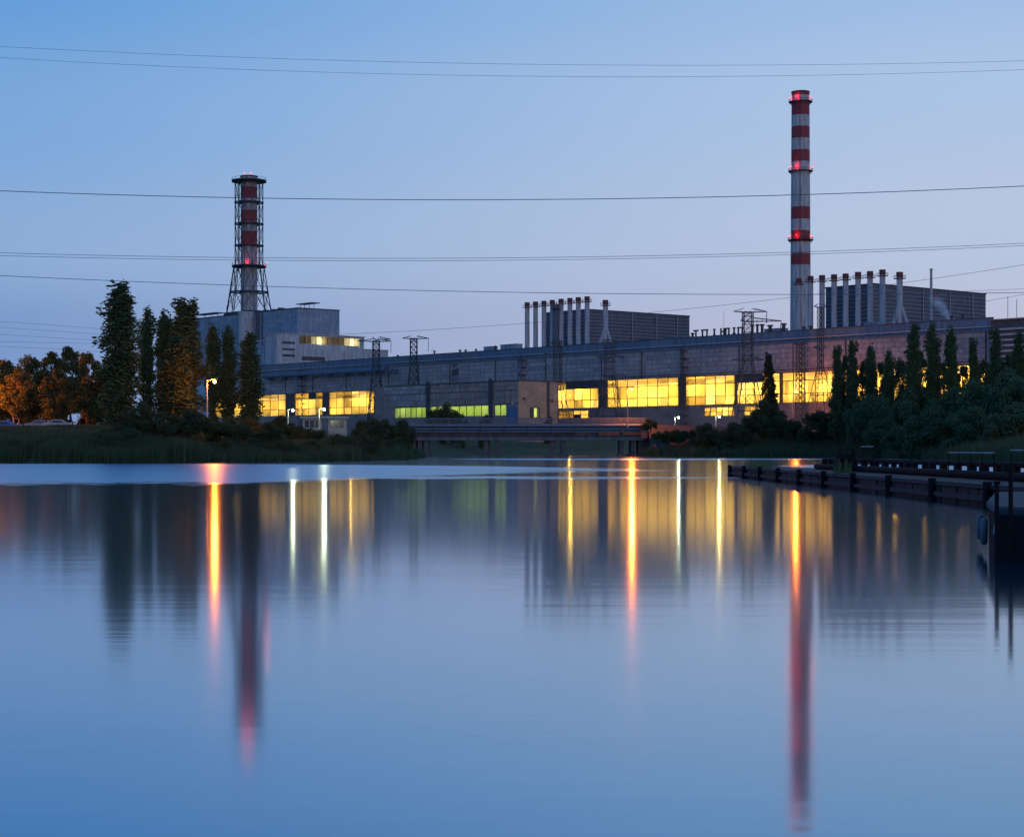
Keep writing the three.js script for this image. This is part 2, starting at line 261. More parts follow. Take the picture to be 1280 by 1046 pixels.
  for (const [px, top] of [[540, 3], [705, 6], [805, 4], [905, 9], [930, 7], [1120, 5], [1210, 8]]) { const [x] = HF.front(px, -8); mesh('lightning_rod', bar(V(x, yw, -8), V(x, yp + top, -8), 0.07), M.dark, h); }
  // row of letters on the roof edge
  const s = thing('roof_sign', 'row of dark block letters standing on the turbine hall roof edge', 'sign', HF.at, TURN);
  const letters = { T: [[0.5, 0, 0.5, 1], [0.05, 1, 0.95, 1]], P: [[0.15, 0, 0.15, 1], [0.85, 0, 0.85, 1], [0, 1, 1, 1]], I: [[0.5, 0, 0.5, 1], [0.3, 1, 0.7, 1], [0.3, 0, 0.7, 0]], H: [[0.15, 0, 0.15, 1], [0.85, 0, 0.85, 1], [0.15, 0.5, 0.85, 0.5]], U: [[0.15, 0, 0.15, 1], [0.85, 0, 0.85, 1], [0, 1, 1, 1]] };
  const lz = -1.5, ly = yp + 0.2;
  for (const [ch, p0, p1] of [['T', 867, 873], ['P', 877, 885], ['I', 891, 895], ['H', 900.5, 906], ['U', 906.5, 912], ['I', 914.5, 921], ['P', 922, 929]]) {
    const [x0] = HF.front(p0, lz), [x1] = HF.front(p1, lz), w = x1 - x0, hh = 2.35;
    mesh('letter', letters[ch].map(([a, b, c, d]) => a === c ? span(x0 + a * w - 0.28, x0 + a * w + 0.28, ly + 0.002, ly + hh, lz - 0.2, lz + 0.1) : span(x0 + Math.min(a, c) * w - 0.1, x0 + Math.max(a, c) * w + 0.1, ly + b * (hh - 0.5), ly + b * (hh - 0.5) + 0.5, lz - 0.24, lz + 0.14)), M.dark, s);
  }
}

// ---- annex in front of the hall
{
  const f = frame(648, 640, 4.4), a = thing('annex', 'lower concrete panel annex with a tan end wall and strip of green lit windows', 'building', f.at, TURN), R = rng(9);
  const xl = f.front(480)[0], top = f.y(475, 640), zb = f.side(697)[0], xb = f.front(467)[0];
    const strip = [[493, 534, 6], [538, 611, 8], [618, 633, 2]], w0 = f.y(520.5, 660), w1 = f.y(507, 660), e = [xl];
  for (const [p0, p1, n] of strip) { const x0 = f.front(p0)[0], x1 = f.front(p1)[0]; glazing(a, x0, x1, w0, w1, -0.15, n, [1], GREEN); e.push(x0, x1); const k = Math.max(1, Math.round((x1 - x0) / 9)); for (let i = 0; i < k; i++) bulb('annex_lamp', 'pale', 40, V(x0 + (i + 0.5) * (x1 - x0) / k, w1 + 0.4, -4.2), a, 0.7, 6, 'green'); }
  e.push(-0.02);
  for (let i = 0; i < e.length; i += 2) if (e[i + 1] - e[i] > 0.1) mesh('pier', span(e[i], e[i + 1], w0, w1, -0.5, 0.1), M.tanPanel[1], a);
  mesh('front_wall', span(xl, -0.02, w1, top - 0.3, -0.5, 0), M.wall, a);
  mesh('lower_wall', span(xl, -0.02, -6, w0, -0.5, 0.05), M.lowWall, a);
  mesh('interior', [span(xl + 0.5, -0.6, w0 - 1, top - 1, -9, -8.6), span(xl + 0.5, -0.6, w0 - 1.2, w0 - 1, -9, -0.6), span(xl + 0.5, -0.6, w1 + 1.6, w1 + 1.9, -9, -0.6)], M.offWhite, a);
  const seams = f.front(535.5)[0], seam2 = f.front(614)[0], mid = f.y(490.5, 665);
  for (const [p0, p1, mm] of [[480, 534, [...M.concrete, M.tanPanel[1]]], [538, 611, M.tanPanel], [618, 647.6, M.tanPanel]]) {
    const x0 = f.front(p0)[0], x1 = f.front(p1)[0];
    panels(a, 'facade_panel', x0, x1, mid + 0.2, top - 0.3, 0.07, 5.4, 2.0, mm, R, 0.13);
    panels(a, 'facade_panel', x0, x1, w1 + 0.35, mid - 0.2, 0.07, 5.4, 2.2, mm, R, 0.13);
  }
  for (const x of [seams, seam2]) mesh('drain_pier', span(x - 0.75, x + 0.75, -6, top + 0.9, 0, 0.7), M.dark, a);
  mesh('blue_gate', span(f.front(634)[0], f.front(647)[0], -1, f.y(508, 640), 0.08, 0.2), M.blueDoor, a);
  mesh('wall_fan', [new THREE.TorusGeometry(0.55, 0.14, 8, 20).translate(f.front(642)[0], f.y(505, 642), 0.35), new THREE.CylinderGeometry(0.5, 0.5, 0.1, 20).rotateX(Math.PI / 2).translate(f.front(642)[0], f.y(505, 642), 0.28)], M.offWhite, a);
  mesh('coping', [span(xl, 0.25, top - 0.3, top, -0.7, 0.35), span(-0.4, 0.25, top - 0.3, top, zb, -0.7)], M.dark, a);
  mesh('roof', span(xl, -0.4, top - 0.6, top - 0.32, zb, -0.6), M.sheet[2], a);
  mesh('rear_wall', span(xb, -0.5, -6, top - 0.6, zb - 0.4, zb), M.wall, a);
  // tan end wall, with its lit door left open in the wall
  const d0 = f.side(667)[0], d1 = f.side(674.5)[0], dy0 = f.y(522, 645), dy1 = f.y(509.5, 645);
  mesh('end_wall', [span(-0.5, 0, -6, top - 0.3, d0, -0.02), span(-0.5, 0, -6, top - 0.3, zb, d1), span(-0.5, 0, dy1, top - 0.3, d1, d0), span(-0.5, 0, -6, dy0, d1, d0)], M.tan, a);
  const door = new THREE.Group(); door.name = 'lit_door'; a.add(door);
  const dp = mesh('pane', new THREE.PlaneGeometry(d0 - d1 - 0.2, dy1 - dy0 - 0.2).rotateY(Math.PI / 2), GREEN[1], door); dp.position.set(-0.25, (dy0 + dy1) / 2, (d0 + d1) / 2);
  mesh('door_frame', [span(-0.34, 0.06, dy0, dy1, d0 - 0.12, d0), span(-0.34, 0.06, dy0, dy1, d1, d1 + 0.12), span(-0.34, 0.06, dy1 - 0.12, dy1, d1 + 0.12, d0 - 0.12)], M.mullion, door);
  bulb('annex_lamp', 'pale', 16, V(-2.6, (dy0 + dy1) / 2 + 0.4, (d0 + d1) / 2), a, 0.7, 6, 'green');
  mesh('door_leaf', span(0.02, 0.16, dy0, dy1, d0 + 0.1, d0 + 1.7), M.pier, a);
  mesh('drain_pier', span(0, 0.4, -6, top - 0.3, f.side(685)[0] - 0.5, f.side(685)[0] + 0.5), M.pier, a);
  for (const [px, py] of [[655, 498], [690, 500]]) { const z = f.side(px)[0]; mesh('wall_box', span(0.01, 0.3, f.y(py + 2, 645), f.y(py - 1, 645), z - 0.5, z + 0.5), M.pier, a); }
  // brown stair block at the far end
  mesh('stair_block', [span(xb, xl - 0.02, -6, f.y(484.5, 705), -10, -0.6)], M.lowWall, a);
  for (const px of [569]) { const [x] = f.front(px, -9); mesh('roof_plant', [span(x - 2.2, x + 2.2, top - 0.3, top + 0.4, -11, -8), ...[-2, -0.8, 0.4, 1.6].map(k => bar(V(x + k, top + 0.3, -9), V(x + k * 0.6, top + 7.6, -9), 0.14)), ...[1.5, 3.3, 5.1, 6.9].map(k => bar(V(x - 2.2, top + k, -9), V(x + 2, top + k + 0.4, -9), 0.14)), span(x - 1.6, x + 1, top + 3.5, top + 5.6, -10, -8.8)], M.dark, a); }
}

// ---- reactor buildings
function block(parent, sx, h, sz, mats, back, w, hh, R, gap, y0 = -6) {   // walls with panels laid on the two faces that can be seen; the corner is at x = 0, z = 0
  mesh('wall', span(-sx, 0, y0, h, -sz, 0), back, parent);
  const yb = Math.max(y0, h - 33);
  panels(parent, 'cladding_panel', -sx, -0.05, yb, h - 0.2, 0.06, w, hh, mats, R, gap);
  const side = new THREE.Object3D(); side.name = 'side_cladding'; side.rotation.y = Math.PI / 2; parent.add(side);
  panels(side, 'cladding_panel', 0.05, sz, yb, h - 0.2, 0.06, w, hh, mats, R, gap);
  mesh('coping', [span(-sx - 0.2, 0.3, h - 0.15, h + 0.35, -0.8, 0.32), span(-0.8, 0.3, h - 0.15, h + 0.35, -sz - 0.2, -0.8)], M.dark, parent);
}
function reactor(px, D, py, pr, pl, label) {
  const f = frame(px, D, 4.4), o = thing('reactor_building', label, 'building', f.at, TURN), sz = -f.side(pr)[0], sx = -f.front(pl)[0], h = f.y(py, D), R = rng(px);
  block(o, sx, h, sz, M.clad, M.cladBack, 4.5, 1.42, R, 0.26);
  for (const t of [0.42, 0.66, 0.87]) mesh('downpipe', bar(V(0.4, h - 24, -sz * t), V(0.4, h - 0.2, -sz * t), 0.2, 6), M.stack, o);
  return [f, h, sx, sz];
}
const RB = reactor(735, 760, 387, 862, 683, 'dark gridded reactor building behind the nine stacks left of the tall chimney'.replace(' left of the tall chimney', ' and the roof letters'));
const RC = reactor(1092.7, 643.5, 355, 1232.6, 1032.5, 'dark gridded reactor building beside the tall striped chimney and thin roof mast');
{ const [f, h] = RC; const z = f.side(1168)[0]; mesh('orange_patch', span(0.13, 0.2, h - 2.6, h - 1.0, z - 2.2, z + 1.6), mat([0.17, 0.09, 0.05], 0.9), scene.getObjectByName('reactor_building_001')); }
{
  const f = frame(372, 900, 4.4), o = thing('reactor_hall', 'pale grey windowless reactor hall under the lattice caged stack', 'building', f.at, TURN), R = rng(31), h = f.y(385, 900), sz = -f.side(424)[0], sx = -f.front(238)[0];
  block(o, sx, h, sz, M.grey, M.greyBack, 7, 2.1, R, 0.1);
  const [xa] = f.front(275), [xm] = f.front(363);
  mesh('roof_plant', [span(xa, xa + 26, h + 0.3, h + 2.0, -9, -2), span(xm, xm + 14, h + 2.2, h + 2.6, -8, -3), ...[0, 4, 8, 12].map(k => bar(V(xm + 1 + k, h, -5), V(xm + 1 + k, h + 2.3, -5), 0.16)), span(-sx, -sx + 22, h + 2.4, h + 2.8, -8, -2), ...[1, 8, 15, 21].map(k => bar(V(-sx + k, h, -4), V(-sx + k, h + 2.5, -4), 0.16)), ...[28, 31, 36, 44, 50, 55].map(k => span(xa + k, xa + k + 1.5 + R() * 2, h + 0.2, h + 0.9 + R() * 0.9, -6, -3))], M.dark, o);
  const [xt] = f.front(313); mesh('exhaust_duct', [cyl(4.1, 4.1, -6, h - 0.4, xt, 2.4, 24), cyl(4.35, 4.35, h - 0.4, h + 0.5, xt, 2.4, 24)], M.offWhite, o);
  for (const k of [6.5, 8.5, 11.5]) mesh('downpipe', bar(V(xt + k, h - 26, 0.5), V(xt + k, h - 0.2, 0.5), 0.28, 6), M.dark, o);
}
{
  const f = frame(352, 868, 4.4), o = thing('service_block', 'stepped pale service block with two bright patches in its ribbon window', 'building', f.at, TURN);
  const h = f.y(417, 868), z1 = f.side(455)[0], h2 = f.y(434, 876), z2 = f.side(485, 0.6)[0], wy0 = f.y(431, 885), wy1 = f.y(421.5, 885), za = f.side(374)[0], zc = f.side(450)[0], sx = 14;
  mesh('wall', [span(-sx, 0, wy1, h, z1, 0), span(-sx, 0, h2, wy0, z1, 0), span(-sx, 0, wy0, wy1, za, 0), span(-sx, 0, wy0, wy1, z1, zc), span(-sx, -6, wy0, wy1, zc, za)], M.offWhite, o);
  mesh('coping', [span(-sx, 0.5, h, h + 0.5, z1 - 0.3, 0.4)], M.white, o);
  const n = 11, w = new THREE.Group(); w.name = 'window'; o.add(w);
  const cw = (za - zc) / n, gm = [M.glassDark, pane([0.9, 0.78, 0.5]), pane([0.35, 0.26, 0.14])];
  for (let i = 0; i < n; i++) { const p = mesh('pane', new THREE.PlaneGeometry(cw - 0.18, wy1 - wy0 - 0.1).rotateY(Math.PI / 2), gm[[2, 2, 1, 1, 2, 2, 2, 2, 1, 1, 1][i]], w); p.position.set(-0.2, (wy0 + wy1) / 2, za - (i + 0.5) * cw); }
  const ms = []; for (let i = 0; i <= n; i++) ms.push(span(-0.35, -0.05, wy0, wy1, za - i * cw - 0.09, za - i * cw + 0.09)); mesh('mullions', ms, M.mullion, w);
  for (const px of [401, 440]) bulb('room_lamp', 'pale', 50, V(-2.0, wy0 + 1.2, f.side(px)[0]), o, 0.7, 6);
  mesh('lower_block', span(-sx, 0.6, -6, h2, z2, -0.01), M.offWhite, o);
  mesh('lower_coping', span(-sx, 0.9, h2 + 0.01, h2 + 0.4, z2 - 0.3, z1 - 0.02), M.white, o);
  const t0 = f.side(346, 3)[0], t1 = f.side(373, 3)[0];
  mesh('stair_tower', span(0.7, 3, -6, h - 0.4, t1, t0), M.offWhite, o);
  for (const [a, b] of [[427, 430], [435.5, 438], [443, 446]]) mesh('window', span(2.9, 3.06, f.y(b, 868), f.y(a, 868), t1 + 2, t0 - 3), M.glassDark, o);
  mesh('dark_opening', span(0.5, 0.68, f.y(451, 880), f.y(446, 880), f.side(405)[0], f.side(376)[0]), M.pier, o);
  const xl = f.front(300)[0];
  mesh('west_wing', [span(xl, -sx - 0.02, -6, f.y(426, 880), -14, -0.5)], M.grey[0], o);
  mesh('wing_coping', [span(xl, -sx - 0.02, f.y(426, 880) + 0.01, f.y(426, 880) + 0.5, -14, -0.1)], M.offWhite, o);
  for (const px of [327, 333]) { const [x] = f.front(px, 0); mesh('window', span(x - 1.2, x + 1, f.y(431, 880), f.y(427.8, 880), -0.49, -0.4), M.glassDark, o); }
}
{
  const f = frame(1239, 530, 4.4), o = thing('louvred_building', 'building with white horizontal louvre bands at the end of the turbine hall', 'building', f.at, TURN), x1 = f.front(1330)[0], h = f.y(401, 530);
  mesh('wall', span(0.02, x1, -6, h, -30, 0), M.pier, o);
  for (let k = 0; k < 9; k++) mesh('louvre', span(0.1, x1, h - 2.9 - k * 1.56, h - 2.35 - k * 1.56, 0.02, 0.5), M.white, o);
  mesh('coping', span(-0.1, x1, h, h + 0.4, -30, 0.4), M.tanPanel[0], o);
  for (const x of [3, 6, 11]) mesh('mast', bar(V(x, h + 0.3, -4), V(x, h + 4 + x % 4, -4), 0.09), M.dark, o);
}

// ---- ventilation stacks on the hall roof
function stack(h0, h1, r, cap, m = M.stack) {
  const o = new THREE.Group(); o.name = numbered('vent_stack');
  mesh('shaft', cyl(r * 1.04, r, 0, h1 - h0 - 1.3, 0, 0, 20), m, o);
  mesh('cap_band', cyl(r * 1.12, r * 1.12, h1 - h0 - 1.75, h1 - h0, 0, 0, 20), cap, o);
  const y = h1 - h0 - 2.1, rails = [ring(r * 0.98, r * 2.0, y - 0.12, y, 18), ring(r * 1.93, r * 2.0, y + 0.85, y + 0.95, 18)];
  for (let k = 0; k < 9; k++) { const a = k / 9 * 2 * Math.PI; rails.push(bar(V(Math.cos(a) * r * 1.96, y, Math.sin(a) * r * 1.96), V(Math.cos(a) * r * 1.96, y + 0.9, Math.sin(a) * r * 1.96), 0.05)); }
  mesh('platform', rails, M.dark, o);
  return o;
}
function stacks(list, D0, px0, label, group, split, splitLabel, dLine) {
  const f = frame(px0, D0, 0);
  let proto;
  for (const [px, py, m] of list) {
    const [s, d] = f.front(px, 0), top = Y(py, d), w = f.world(s, 0, 0);
    const o = stack(39, top, 0.98, m ? M.cap : M.cap, m || M.stack); o.position.set(w[0], 39, w[2]); scene.add(o); tag(o, label, 'stack', group);
  }
  const [px, py, pyFork, d] = split, o = stack(37, Y(py, d), 1.02, M.cap); o.children[0].geometry.dispose();
  const fk = Y(pyFork, d) - 37;
  o.children[0].geometry = mergeGeometries([cyl(1.04, 1.02, fk - 0.2, Y(py, d) - 38.3, 0, 0, 20), cyl(1.0, 1.2, -1.5, fk, 0, 0, 16)]);
  for (const k of [0.6, 2.7, 4.8]) mesh('strut', bar(V(Math.cos(k) * 5, 0, Math.sin(k) * 5), V(Math.cos(k) * 0.5, fk + 0.8, Math.sin(k) * 0.5), 0.62, 10, 0.75), M.stack, o);
  mesh('strut', bar(V(-4.7, 0, 0.6), V(-0.4, fk + 0.8, 0), 0.62, 10, 0.75), M.stack, o);
  o.position.set(X(px, d), 37, -d); scene.add(o); tag(o, splitLabel, 'stack');
}
stacks([[659, 378], [669.5, 377], [680, 376], [690.5, 375], [701.5, 373.5], [712.5, 372.5], [723, 371.5], [734, 370.5]], 740, 734, 'pale red capped vent stack, one of eight beside the reactor building near the roof letters', 'stack row beside the far reactor building', [757, 375, 415, 728], 'pale vent stack on splayed struts in front of the reactor building near the roof letters');
stacks([[999, 348], [1013.5, 345], [1028, 344], [1043, 343], [1057.5, 342], [1073, 340], [1088, 339], [1103.5, 337]], 627, 1103.5, 'pale vent stack with dark red cap in the row beside the tall striped chimney', 'stack row beside the tall chimney', [1125, 340, 387, 612], 'pale vent stack on splayed struts beside the thin roof mast');
{ const o = stack(39, Y(380, 752), 1.2, M.darkStack, M.darkStack); o.position.set(X(695.5, 752), 39, -752); scene.add(o); tag(o, 'short dark blue vent stack standing behind the row of eight', 'stack'); }
{ const d = 612, o = thing('roof_mast', 'thin grey mast on the roof beside the splayed stack', 'mast', [X(1164.5, d), 38, -d]); mesh('pole', cyl(0.55, 0.42, 0, Y(337, d) - 38, 0, 0, 12), M.stack, o); mesh('mast_cap', cyl(0.6, 0.6, Y(337, d) - 38.01, Y(336, d) - 38, 0, 0, 12), M.dark, o); mesh('foot', cyl(1.4, 0.7, -1, 2, 0, 0, 12), M.grey[0], o); }
{ // steam drifting off the roof: many small wisps of thin white droplets
  const r = rng(55), g = [], d = 606, wisp = new THREE.SphereGeometry(1, 8, 6);
  for (let i = 0; i < 60; i++) { const t = r(), a = wisp.clone(); const s = 0.35 + 0.9 * t * r() + 0.3; a.scale(s * 1.5, s * 0.8, s); a.translate(X(1188 - 16 * t + (r() - 0.5) * 6, d), Y(400 - 24 * t + (r() - 0.5) * 7 * t, d), -d + (r() - 0.5) * 3); g.push(a); }
  tag(mesh('steam_plume', g, new THREE.MeshStandardMaterial({ color: C(0.75, 0.8, 0.85), roughness: 1, transparent: true, opacity: 0.05, depthWrite: false })), 'faint puff of steam drifting from the roof beside the thin mast', 'steam', null, 'stuff');
}

// ---- the tall striped chimney
function shell(parent, bands, rAt, Yd, mats) {
  for (const [y0, y1, m] of bands) { const a = Yd(y1), b = Yd(y0); const g = new THREE.LatheGeometry([0, 1].map(t => new THREE.Vector2(rAt(t ? b : a), t ? b : a)), 48), u = g.attributes.uv; for (let i = 0; i < u.count; i++) u.setXY(i, u.getX(i) * 27, a + u.getY(i) * (b - a)); mesh('band', g, m, parent); }
}
function balcony(parent, name, r0, r1, y, n = 20, hgt = 1.1, m = M.dark) {
  const g = [ring(r0, r1, y - 0.25, y, 40), ring(r1 - 0.08, r1, y + hgt - 0.1, y + hgt, 40), ring(r1 - 0.06, r1, y + hgt * 0.5, y + hgt * 0.5 + 0.07, 40)];
  for (let k = 0; k < n; k++) { const a = k / n * 2 * Math.PI, c = Math.cos(a), s = Math.sin(a); g.push(bar(V(c * (r1 - 0.04), y, s * (r1 - 0.04)), V(c * (r1 - 0.04), y + hgt, s * (r1 - 0.04)), 0.05), bar(V(c * (r1 - 0.2), y - 0.2, s * (r1 - 0.2)), V(c * r0, y - 1.4, s * r0), 0.07)); }
  return mesh(name, g, m, parent);
}
{
  const d = 790, o = thing('tall_chimney', 'tall red and white banded chimney with three rings of red lights', 'chimney', [X(1001, d), 4, -d]), yd = py => Y(py, d) - 4, top = yd(116), rAt = y => 4.75 + (3.8 - 4.75) * Math.min(1, y / top);
  shell(o, [[116, 120, M.red], [120, 128.5, M.white], [128.5, 144.4, M.red], [144.4, 158.7, M.white], [158.7, 173.4, M.red], [173.4, 187.8, M.white], [187.8, 202.5, M.red], [202.5, 259, M.white], [259, 274.4, M.red], [274.4, 288.7, M.white], [288.7, 302.8, M.red], [302.8, 317, M.white], [317, 331.5, M.red], [331.5, 564, M.white]], rAt, yd);
  mesh('rim', ring(3.2, 3.95, top - 0.1, top + 0.5, 48), M.dark, o);
  mesh('flue', cyl(3.2, 3.2, top - 6, top - 0.2, 0, 0, 32, true), M.dark, o);
  for (const [py, n] of [[127.2, 4], [213.8, 4], [299.8, 4]]) {
    const y = yd(py), r = rAt(y); balcony(o, 'platform', r - 0.05, r + 1.25, y);
    for (let k = 0; k < n; k++) { const a = [0.12, 2.1, 3.3, 5.0][k], rr = r + 0.85; bulb('aviation_light', 'red', 26, V(Math.cos(a) * rr, y + 1.5, Math.sin(a) * rr), o, 1.05, 8); mesh('light_bracket', bar(V(Math.cos(a) * rr, y, Math.sin(a) * rr), V(Math.cos(a) * rr, y + 1.3, Math.sin(a) * rr), 0.07), M.dark, o); }
  }
  mesh('ladder', [bar(V(-1.2, 0, rAt(0) + 0.25), V(-1.2, top, rAt(top) + 0.25), 0.06), bar(V(-0.7, 0, rAt(0) + 0.27), V(-0.7, top, rAt(top) + 0.27), 0.06)], M.steel, o);
}
// ---- the stack in its lattice cage
{
  const f = frame(372, 900, 0), [s, d] = f.front(311, -12.35), w = f.world(s, 0, -12.35), base = Y(386.5, d), yd = py => Y(py, d) - base;
  const o = thing('caged_stack', 'red and white banded stack inside a dark steel lattice cage on the reactor hall', 'chimney', [w[0], base, w[2]]), r = 4.3;
  const rAt = () => r;
  shell(o, [[221.5, 234, M.stack], [234, 249, M.red], [249, 263, M.stack], [263, 278, M.red], [278, 289.5, M.stack], [289.5, 306, M.red], [306, 372, M.stack], [372, 388, M.stack]], rAt, yd);
  mesh('flue', cyl(3.9, 3.9, yd(232), yd(222), 0, 0, 32, true), M.dark, o); mesh('rim', ring(3.9, 4.6, yd(221.6), yd(220), 40), M.red, o);
  const rc = 7.4, rb = 11.9, hl = [[226, 9.0, true], [252.8, 7.6], [279.6, 7.6], [306.7, 7.6], [332.6, 8.9, true], [364.8, 10.2]];
  for (const [py, rr, wide] of hl) { const y = yd(py); if (wide) { mesh('cage_ring', ring(4.4, rr, y - 0.7, y + 0.3, 36), M.steel, o); mesh('ring_rail', [ring(rr - 0.1, rr, y + 1.3, y + 1.42, 36), ...Array.from({ length: 16 }, (_, k) => { const a = k / 16 * 6.2832; return bar(V(Math.cos(a) * (rr - 0.05), y + 0.3, Math.sin(a) * (rr - 0.05)), V(Math.cos(a) * (rr - 0.05), y + 1.4, Math.sin(a) * (rr - 0.05)), 0.06); })], M.steel, o); } else mesh('cage_ring', [ring(rr - 0.7, rr, y - 0.45, y + 0.15, 36), ring(4.3, 5.0, y - 0.4, y + 0.1, 36), ...Array.from({ length: 12 }, (_, k) => { const a = k / 12 * 6.2832; return bar(V(Math.cos(a) * 4.3, y - 0.15, Math.sin(a) * 4.3), V(Math.cos(a) * rr, y - 0.15, Math.sin(a) * rr), 0.13); })], M.steel, o); }
  const N = 12, at = (k, rr, y) => V(Math.cos((k + 0.3) / N * 6.2832) * rr, y, Math.sin((k + 0.3) / N * 6.2832) * rr);
  const lv = [332.6, 306.7, 279.6, 252.8, 226].map(yd), lo = [[0, rb], [yd(364.8), 9.95], [yd(332.6), 8.0]];
  for (let k = 0; k < N; k++) {
    mesh('post', [bar(at(k, rc, lv[0]), at(k, rc, lv[4]), 0.2, 5), bar(at(k, lo[0][1] + 0.45, -5), at(k, lo[2][1], lo[2][0]), 0.24, 5)], M.steel, o);
    const g = []; for (let i = 0; i < 4; i++) g.push(bar(at(k, rc, lv[i]), at(k + 1, rc, lv[i + 1]), 0.11)), g.push(bar(at(k + 1, rc, lv[i]), at(k, rc, lv[i + 1]), 0.11));
    for (let i = 0; i < 2; i++) g.push(bar(at(k, lo[i][1], lo[i][0]), at(k + 1, lo[i + 1][1], lo[i + 1][0]), 0.13), bar(at(k + 1, lo[i][1], lo[i][0]), at(k, lo[i + 1][1], lo[i + 1][0]), 0.13));
    mesh('brace', g, M.steel, o);
  }
  for (const [py, a, rr] of [[220, 2.2, 3.4], [220, 1.2, 3.6], [331, 1.75, 5.2], [331, -0.05, 9.3], [331, 3.6, 8.7]]) { const y = yd(py) + 1.1; bulb('aviation_light', 'red', 46, V(Math.cos(a) * rr, y, Math.sin(a) * rr), o, 1.05, 8); mesh('light_bracket', bar(V(Math.cos(a) * rr, y - 1.4, Math.sin(a) * rr), V(Math.cos(a) * rr, y - 0.2, Math.sin(a) * rr), 0.07), M.dark, o); }
}

// ---- pylons
function pylon(px, D, pyTop, wb, wt, waist, arms, label, turn = 0, r = 0.14) {
  const g0 = groundY(X(px, D), D) - 0.3, o = thing('lattice_pylon', label, 'pylon', [X(px, D), g0, -D], turn), H = Y(pyTop, D) - g0;
  const w = y => y < waist * H ? wb + (wt - wb) * (y / (waist * H)) : wt;
  const corner = (i, y) => V([-1, 1, 1, -1][i] * w(y) / 2, y, [-1, -1, 1, 1][i] * w(y) / 2);
  for (let i = 0; i < 4; i++) mesh('leg', [bar(corner(i, 0), corner(i, waist * H), r, 4), bar(corner(i, waist * H), corner(i, H), r * 0.85, 4)], M.steel, o);
  const lv = [0]; while (lv[lv.length - 1] < H - 1) { const y = lv[lv.length - 1]; lv.push(Math.min(H, y + Math.max(1.7, w(y) * 0.85))); }
  for (let i = 0; i < 4; i++) { const j = (i + 1) % 4, g = []; for (let k = 0; k < lv.length - 1; k++) { g.push(bar(corner(i, lv[k]), corner(j, lv[k + 1]), r * 0.5), bar(corner(j, lv[k]), corner(i, lv[k + 1]), r * 0.5), bar(corner(i, lv[k + 1]), corner(j, lv[k + 1]), r * 0.5)); } mesh('brace', g, M.steel, o); }
  for (const [pa, l, rr, drop] of arms) {
    const y = Y(pa, D) - g0, g = [];
    for (const z of [-1, 1]) g.push(bar(V(-l, y + 0.25, z * 0.12), V(0, y, z * wt / 2), r * 0.7), bar(V(0, y, z * wt / 2), V(rr, y + 0.25, z * 0.12), r * 0.7), bar(V(-l, y + 0.3, z * 0.12), V(-wt / 2, y + 1.1, z * wt / 2), r * 0.6), bar(V(rr, y + 0.3, z * 0.12), V(wt / 2, y + 1.1, z * wt / 2), r * 0.6));
    for (let x = -l; x < rr; x += 1.4) g.push(bar(V(x, y + 0.15, -0.3), V(x + 0.7, y + 0.4, 0.3), r * 0.4));
    mesh('cross_arm', g, M.steel, o);
    if (drop) mesh('insulator_string', [bar(V(rr, y + 0.2, 0), V(rr - 0.2, y - drop, 0), 0.09), ...[0.3, 0.6, 0.9].map(t => cyl(0.2, 0.2, y - drop * t - 0.1, y - drop * t + 0.1, rr - 0.1, 0, 8))], M.dark, o);
  }
  return o;
}
pylon(470, 752, 426, 8, 2.6, 0.78, [[427, 7.5, 6.2, 4.5], [424.5, 1, 6, 0]], 'lattice pylon with bent top arm beside the brown annex stair block', 0.2, 0.2);
pylon(517, 738, 423, 8, 2.6, 0.78, [[423.5, 4.5, 6, 5]], 'lattice pylon rising behind the concrete panels of the annex', 0.15, 0.2);
pylon(697, 662, 424, 10, 2.4, 0.62, [[430, 4, 4, 2], [443, 5, 4, 2]], 'lattice pylon beside the tan annex end wall', 0.3, 0.13);
pylon(762, 640, 424, 10.5, 3.0, 0.6, [[447, 5, 5, 2], [470, 3, 6, 2]], 'lattice pylon in front of the wide yellow window by the bridge lamp', 0.25, 0.13);
pylon(935, 520, 390, 10, 2.6, 0.6, [[390.5, 4, 5.5, 3], [402, 2, 9.6, 4], [451, 4.5, 4.5, 0]], 'tall lattice pylon with two long top arms beside the dark conifer', 0.1, 0.14);
pylon(1026, 505, 384, 8.5, 1.3, 0.55, [[384.5, 1.9, 2.1, 2], [436, 2, 2, 0]], 'slim lattice pylon beside the orange street lamp and right hand poplars'.replace(' and right hand poplars', ' in front of the stacks'), 0.35, 0.11);

pylon(1001, 592, 427, 2.4, 2.0, 0.9, [[431, 2.2, 2.2, 0]], 'dark narrow lattice mast before the hall beside the orange street lamp', 0.4, 0.16);

